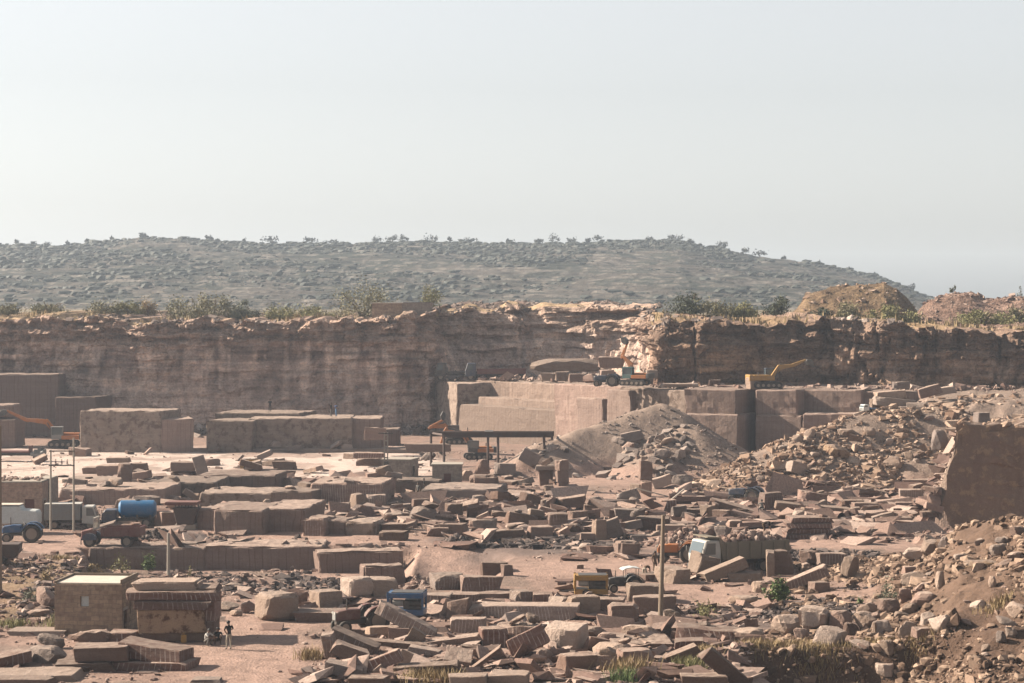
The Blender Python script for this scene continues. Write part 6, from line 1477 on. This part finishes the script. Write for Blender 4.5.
hut(atY(387, 316, 384), 0, 'left stone hut on the cliff top with a pale slab roof', M_brickA, 4.8, 4, 2.0, 'stone_hut', roof='roof', rt=.12, cat='hut')
hut(atY(417, 316, 384), 0, 'right stone hut on the cliff top, roofless and dark', M_brickC, 4.9, 4, 2.1, 'stone_hut', roof='rust', rt=.08, over=-.25, cat='hut')
gt = empty('steel_gantry', ground(490, 296)); tag(gt, 'long dark steel gantry frame standing on thin legs', 'gantry'); gp = gt.location.copy()
def gx(px, Y, z): return ((px-512)*Y/F-gp.x, Y-gp.y, z-gp.z)
for (px, Y) in ((444, 290), (498, 290), (544, 290), (431, 302), (488, 302), (552, 302)):
    part('leg', MT['rust'], gt, lambda bm: add_cyl(bm, gx(px, Y, float(terrain((px-512)*Y/F, Y))-.2), gx(px, Y, 4.5 if Y < 300 else 4.0), .16, n=8))
for (a, c_, Y, z) in ((442, 553, 290, 4.62), (430, 554, 302, 4.05)):
    part('beam', MT['rust'], gt, lambda bm: [add_box(bm, ((gx(a, Y, z)[0]+gx(c_, Y, z)[0])/2, Y-gp.y, z-gp.z+q), (gx(c_, Y, z)[0]-gx(a, Y, z)[0], 40*.01, .14)) for q in (-.27, .27)]+[add_box(bm, ((gx(a, Y, z)[0]+gx(c_, Y, z)[0])/2, Y-gp.y, z-gp.z), (gx(c_, Y, z)[0]-gx(a, Y, z)[0], .1, .46))])
part('cross_beam', MT['rust'], gt, lambda bm: [add_cyl(bm, gx(p1, 290, 4.55), gx(p2, 302, 4.1), .14, n=6) for p1, p2 in ((444, 433), (499, 490), (551, 552))])
part('trolley', MT['metal'], gt, lambda bm: add_box(bm, gx(489, 296, 4.5), (1.0, 3.0, .5), bev=.05))
# poles
def pole(px, yb, ytop, r0, mat, name, label, lean=0.0, extra=None, Y=None):
    p = at(px, yb) if Y is None else ground(px, Y); hgt = (yb-ytop)*p.y/F
    o = empty(name, p); tag(o, label, 'pole'); part('shaft', MT[mat], o, lambda bm: add_cyl(bm, (0, 0, -.4), (lean*hgt, 0, hgt), r0, r0*.72, 10))
    if extra: extra(o, hgt)
    return o
def pegs(o, hgt):
    part('rung', MT['metal'], o, lambda bm: [add_cyl(bm, (.03*hgt*k/8-.2, 0, hgt*k/8), (.03*hgt*k/8+.2, 0, hgt*k/8), .018, n=6) for k in range(3, 8)])
pole(660, 627, 515, .17, 'wood', 'wooden_pole', 'tall weathered wooden pole standing alone among the near blocks', lean=.03, extra=pegs)
pole(168.5, 581, 533, .16, 'concrete', 'concrete_post', 'bare stubby concrete post right of the round green bush')
pole(-1, 612, 440, .22, 'wood', 'wooden_pole', 'wooden pole cut by the left frame edge', Y=165)
pole(81, 545, 534, .05, 'rust', 'bent_pipe', 'short bent steel pipe upright by the maroon truck', extra=lambda o, hgt: part('hook', MT['rust'], o, lambda bm: add_cyl(bm, (0, 0, hgt), (-.35, 0, hgt-.05), .06, n=8)))
hp = empty('pylon', ground(62, 219)); tag(hp, 'two-legged electricity pylon with cross arms in front of the trucks', 'pylon')
for dx, tz in ((-1.02, 7.3), (1.06, 8.4)): part('leg', MT['concrete'], hp, lambda bm: add_cyl(bm, (dx, 0, -.3), (dx, 0, tz), .11, .08, 8))
for z in (7.2, 5.9): part('cross_arm', MT['metal'], hp, lambda bm: add_box(bm, (0, -.12, z), (2.3, .09, .10)))
for x in (-.55, 0, .5): part('insulator', MT['redshutter'], hp, lambda bm: [add_cyl(bm, (x, -.12, 6.0+k*.12), (x, -.12, 6.08+k*.12), .09-.01*k, n=10) for k in range(4)])
ms = empty('concrete_mast', ground(386, 258)); tag(ms, 'square concrete mast with a short cross arm beside the block huts', 'mast')
part('shaft', MT['concrete'], ms, lambda bm: [add_box(bm, (s*.18, 0, 3.2), (.12, .3, 6.8)) for s in (-1, 1)]+[add_box(bm, (0, 0, .3+k*.6), (.26, .22, .12)) for k in range(11)])
part('cross_arm', MT['metal'], ms, lambda bm: add_box(bm, (0, -.1, 6.5), (1.6, .1, .12))); part('switch_box', MT['metal'], ms, lambda bm: add_box(bm, (.05, -.3, 3.2), (.5, .3, .7), bev=.03))
for (px, yb, lab, ang, ln) in ((652, 498, 'long pale timber lying across the stones by the red-brown cube', 15, 3.6), (676, 502, 'pale timber propped steeply on the stones by the red-brown cube', -38, 2.4)):
    o = part('timber', MT['roof'], None, lambda bm: add_box(bm, (0, 0, 0), (ln, .16, .14), bev=.02)); o.location = at(px, yb)+Vector((0, .5, .55)); o.rotation_euler = (0, R(ang), R(10)); tag(o, lab, 'timber', 'timbers on the stones')
jc = empty('jerrycan', at(181, 646)+Vector((0, 1.2, 0)), .2); tag(jc, 'yellow plastic can by the foot of the shelter stack', 'can')
part('body', MT['yellow'], jc, lambda bm: add_box(bm, (0, 0, .27), (.34, .24, .5), bev=.05)); part('handle', MT['yellow'], jc, lambda bm: add_box(bm, (0, 0, .60), (.22, .05, .05), bev=.015)); part('cap', MT['metal'], jc, lambda bm: add_cyl(bm, (.11, 0, .5), (.11, 0, .6), .045, n=10))

# ------------------------------------------------------------------ people
def person(loc, rz, pose, label, shirt, trousers, group=None, scale=1.0):
    """faces -Y at rz = 0; one skinned surface, materials by limb"""
    P_ = {'stand': dict(pel=(0, 0, .92), chest=(0, .0, 1.25), neck=(0, .01, 1.47), head=(0, -.02, 1.60), top=(0, 0, 1.69), sl=(.19, .01, 1.41), el=(.25, .03, 1.14), wl=(.24, -.06, .90), sr=(-.19, .01, 1.41), er=(-.25, .05, 1.14), wr=(-.23, -.05, .90), hl=(.10, 0, .88), kl=(.11, -.02, .49), al=(.11, .02, .09), tl=(.13, -.15, .03), hr=(-.10, 0, .88), kr=(-.12, -.03, .49), ar=(-.12, .01, .09), tr=(-.15, -.15, .03)),
      'squat': dict(pel=(0, .12, .28), chest=(0, .0, .60), neck=(0, -.10, .80), head=(0, -.17, .91), top=(0, -.19, 1.00), sl=(.19, -.06, .74), el=(.26, -.28, .58), wl=(.14, -.48, .52), sr=(-.19, -.06, .74), er=(-.26, -.28, .58), wr=(-.13, -.47, .50), hl=(.11, .08, .27), kl=(.19, -.30, .50), al=(.16, -.12, .09), tl=(.19, -.28, .03), hr=(-.11, .08, .27), kr=(-.19, -.30, .50), ar=(-.16, -.12, .09), tr=(-.19, -.28, .03)),
      'bend': dict(pel=(0, .10, .86), chest=(0, -.22, 1.0), neck=(0, -.44, .97), head=(0, -.56, .90), top=(0, -.63, .85), sl=(.19, -.37, .97), el=(.22, -.40, .68), wl=(.16, -.48, .45), sr=(-.19, -.37, .97), er=(-.22, -.38, .68), wr=(-.14, -.50, .46), hl=(.10, .10, .83), kl=(.13, -.02, .46), al=(.14, .06, .09), tl=(.16, -.10, .03), hr=(-.10, .10, .83), kr=(-.13, -.02, .46), ar=(-.14, .06, .09), tr=(-.16, -.10, .03)),
      'hips': dict(pel=(0, 0, .92), chest=(0, -.02, 1.25), neck=(0, -.02, 1.47), head=(.02, -.06, 1.59), top=(.02, -.06, 1.69), sl=(.19, 0, 1.41), el=(.34, .10, 1.20), wl=(.19, .0, 1.02), sr=(-.19, 0, 1.41), er=(-.30, -.08, 1.20), wr=(-.08, -.22, 1.16), hl=(.10, 0, .88), kl=(.13, -.04, .49), al=(.15, .03, .09), tl=(.19, -.13, .03), hr=(-.10, 0, .88), kr=(-.11, -.01, .49), ar=(-.10, .04, .09), tr=(-.12, -.13, .03)),
      'ride': dict(pel=(0, .05, .92), chest=(0, -.02, 1.20), neck=(0, -.06, 1.41), head=(0, -.10, 1.53), top=(0, -.10, 1.62), sl=(.19, -.04, 1.35), el=(.30, -.24, 1.15), wl=(.30, -.45, 1.04), sr=(-.19, -.04, 1.35), er=(-.30, -.24, 1.15), wr=(-.30, -.45, 1.04), hl=(.12, .02, .88), kl=(.24, -.36, .74), al=(.22, -.16, .36), tl=(.22, -.32, .30), hr=(-.12, .02, .88), kr=(-.24, -.36, .74), ar=(-.22, -.16, .36), tr=(-.22, -.32, .30))}[pose]
    RD = dict(pel=.15, chest=.165, neck=.06, head=.095, top=.075, s=.075, e=.048, w=.033, h=.10, k=.062, a=.045, t=.038)
    rad = lambda k_: RD.get(k_, RD.get(k_[0], .05))
    names = list(P_); V = [Vector(P_[k_]) for k_ in names]; rr = [rad(k_) if k_ in RD else RD[k_[0]] for k_ in names]; ix = {k_: i for i, k_ in enumerate(names)}
    E = [('pel', 'chest'), ('chest', 'neck'), ('neck', 'head'), ('head', 'top')]
    for s in 'lr': E += [('chest', 's'+s), ('s'+s, 'e'+s), ('e'+s, 'w'+s), ('pel', 'h'+s), ('h'+s, 'k'+s), ('k'+s, 'a'+s), ('a'+s, 't'+s)]
    E = [(ix[a], ix[c_]) for a, c_ in E]
    for s in 'lr':                                    # palm, four curled fingers of unequal length, a thumb off the side
        w_ = V[ix['w'+s]]; d = (w_-V[ix['e'+s]]).normalized(); sd_ = d.cross(Vector((0, -1, .2))); sd_.normalize(); pn = sd_.cross(d)
        i0 = len(V); V.append(w_+d*.07); rr.append(.036); E.append((ix['w'+s], i0))
        for q, L_ in ((-.030, .066), (-.010, .080), (.010, .076), (.030, .058)):
            i1 = len(V); V += [w_+d*.10+sd_*q, w_+d*(.10+L_*.55)+sd_*q+pn*.012, w_+d*(.10+L_*.85)+sd_*q+pn*.035]; rr += [.0095, .009, .0075]; E += [(i0, i1), (i1, i1+1), (i1+1, i1+2)]
        i1 = len(V); V += [w_+d*.05-sd_*.05+pn*.01, w_+d*.095-sd_*.065+pn*.03]; rr += [.011, .009]; E += [(i0, i1), (i1, i1+1)]
    i1 = len(V); hd_ = Vector(P_['head']); up = (Vector(P_['top'])-Vector(P_['neck'])).normalized(); fw = Vector((0, -1, 0)); fw = (fw-up*fw.dot(up)).normalized() if pose != 'bend' else Vector((0, -.5, -.8)).normalized()
    me = bpy.data.meshes.new('person'); me.from_pydata([v[:] for v in V], E, []); tmp = bpy.data.objects.new('tmp', me); COL.objects.link(tmp)
    sk = tmp.modifiers.new('skin', 'SKIN'); sk.use_smooth_shade = True; sk.branch_smoothing = .4
    for i, r_ in enumerate(rr): me.skin_vertices[0].data[i].radius = (r_, r_*(.78 if names[i:i+1] in (['pel'], ['chest']) else 1))
    me.skin_vertices[0].data[ix['pel']].use_root = True
    sb = tmp.modifiers.new('sub', 'SUBSURF'); sb.levels = sb.render_levels = 1
    dg = bpy.context.evaluated_depsgraph_get(); m2 = bpy.data.meshes.new_from_object(tmp.evaluated_get(dg)); bpy.data.objects.remove(tmp)
    o = new_obj('person', m2); m2.name = 'person'
    for q in (MT['skin'], shirt, trousers, MT['shoe']): m2.materials.append(q)
    regs = [(2, 'pel', 'pel')]+[(1, 'pel', 'chest'), (1, 'chest', 'neck'), (0, 'neck', 'head'), (0, 'head', 'top')]
    for s in 'lr': regs += [(1, 'chest', 's'+s), (1, 's'+s, 'e'+s), (0, 'e'+s, 'w'+s), (0, 'w'+s, 'w'+s), (2, 'h'+s, 'k'+s), (2, 'k'+s, 'a'+s), (3, 'a'+s, 't'+s)]
    S_ = [(m_, Vector(P_[a]), Vector(P_[c_])) for m_, a, c_ in regs]
    for f in m2.polygons:
        c0 = f.center; best = 9; bm_ = 0
        for m_, a, c_ in S_:
            d = c_-a; t = max(0, min(1, (c0-a).dot(d)/d.length_squared)) if d.length_squared > 0 else 0; q = (c0-a-d*t).length
            if q < best: best, bm_ = q, m_
        f.material_index = bm_; f.use_smooth = True
    o.location = loc; o.rotation_euler = (0, 0, R(rz)); o.scale = (scale,)*3; tag(o, label, 'person', group, 'thing')
    def hair(bm):
        v = bmesh.ops.create_icosphere(bm, subdivisions=2, radius=.115, matrix=Matrix.Translation(hd_+up*.045-fw*.022))['verts']
        bmesh.ops.delete(bm, geom=[x for x in v if (x.co-hd_).dot(fw) > .055 and (x.co-hd_).dot(up) < .09 or (x.co-hd_).dot(up) < -.06], context='VERTS')
    part('hair', MT['hair'], o, hair, True)
    sdv = up.cross(fw)
    part('nose', MT['skin'], o, lambda bm: add_cyl(bm, hd_+fw*.085+up*.035, hd_+fw*.118-up*.005, .010, .017, 8))
    for s in (-1, 1):
        part('eye', MT['hair'], o, lambda bm: bmesh.ops.create_icosphere(bm, subdivisions=1, radius=.012, matrix=Matrix.Translation(hd_+fw*.092+sdv*.035*s+up*.03)))
        part('ear', MT['skin'], o, lambda bm: add_box(bm, hd_+sdv*.098*s+up*.005, (.02, .04, .06), bev=.008))
    part('mouth', MT['maroon'], o, lambda bm: add_box(bm, hd_+fw*.090-up*.04, (.045, .012, .010)))
    return o
def cloth(name, c): return plain_mat(name, c, .9, dirt=.15, spec=.1)
C_black, C_white, C_grey, C_blue, C_brown, C_lightblue, C_pale = cloth('black_cloth', (.018, .017, .018)), cloth('white_cloth', (.52, .50, .47)), cloth('grey_cloth', (.16, .15, .14)), cloth('blue_cloth', (.03, .05, .12)), cloth('brown_cloth', (.12, .08, .055)), cloth('light_blue_cloth', (.12, .22, .36)), cloth('beige_cloth', (.36, .31, .25))
GP = 'workers in the quarry'
pz = lambda px, Y, dz=0: ground(px, Y)+Vector((0, 0, dz))
person(at(229, 650), -150, 'hips', 'person standing in a dark shirt and pale trousers on the dusty clearing', C_black, C_pale, GP)
person(at(207, 646), 60, 'squat', 'person squatting in a white shirt at the foot of the shelter stack', C_white, C_grey, GP)
person(at(217, 645)+Vector((0, .3, 0)), 10, 'squat', 'person squatting in dark clothes next to the one in white', C_black, C_brown, GP)
ZT = lambda top, Y: H-(top-HOR)*Y/F
def on_top(px, Y, rz, pose, label, a, c_):
    """stands on whatever stone is under the point"""
    X = (px-512)*Y/F; bpy.context.view_layer.update(); hit = SC.ray_cast(bpy.context.evaluated_depsgraph_get(), Vector((X, Y, 30)), Vector((0, 0, -1)))
    hz_o.hide_viewport = False
    return person(Vector((X, Y, hit[1].z-.02)) if hit[0] else pz(px, Y), rz, pose, label, a, c_, GP, 1.1)
hz_o.hide_viewport = True; bpy.context.view_layer.update()
on_top(270, 340, 20, 'stand', 'lone person standing at the left on the pale flat stone ledge', C_black, C_black)
hz_o.hide_viewport = True
on_top(331, 336, 70, 'stand', 'person in dark clothes on the stone mass, left of the two together', C_black, C_grey)
hz_o.hide_viewport = True
on_top(336, 336.5, -60, 'hips', 'person with light blue trousers on the stone mass, right of the two together', C_blue, C_lightblue)
hz_o.hide_viewport = True
p = at(741, 575)+Vector((0, 2.0, 0))
person(p+Vector((2.1, 1.0, 2.75)), 75, 'bend', 'person bending over on the rubble load of the dump truck', C_black, C_brown, GP)
person(at(645, 580), 150, 'bend', 'person stooping by the tan blocks left of the wooden pole', C_brown, C_pale, GP)
person(at(655, 574), 30, 'stand', 'person standing in brown clothes just left of the wooden pole', C_brown, C_brown, GP)
r_ = person(mc.location+Vector((0, 0, .0)), 190, 'ride', 'person in dark clothes riding the motorcycle', C_grey, C_black, GP)
person(pz(424.5, 266, 3.0) if False else pz(424, 258), 100, 'stand', 'person in dark clothes standing between the two block huts', C_black, C_black, GP)
person(at(494, 490), 40, 'stand', 'person in a light blue shirt by the round stone heap', C_lightblue, C_grey, GP)
person(at(418, 499), -30, 'stand', 'person in grey standing among the stones below the huts', C_grey, C_brown, GP)
hz_o.hide_viewport = False
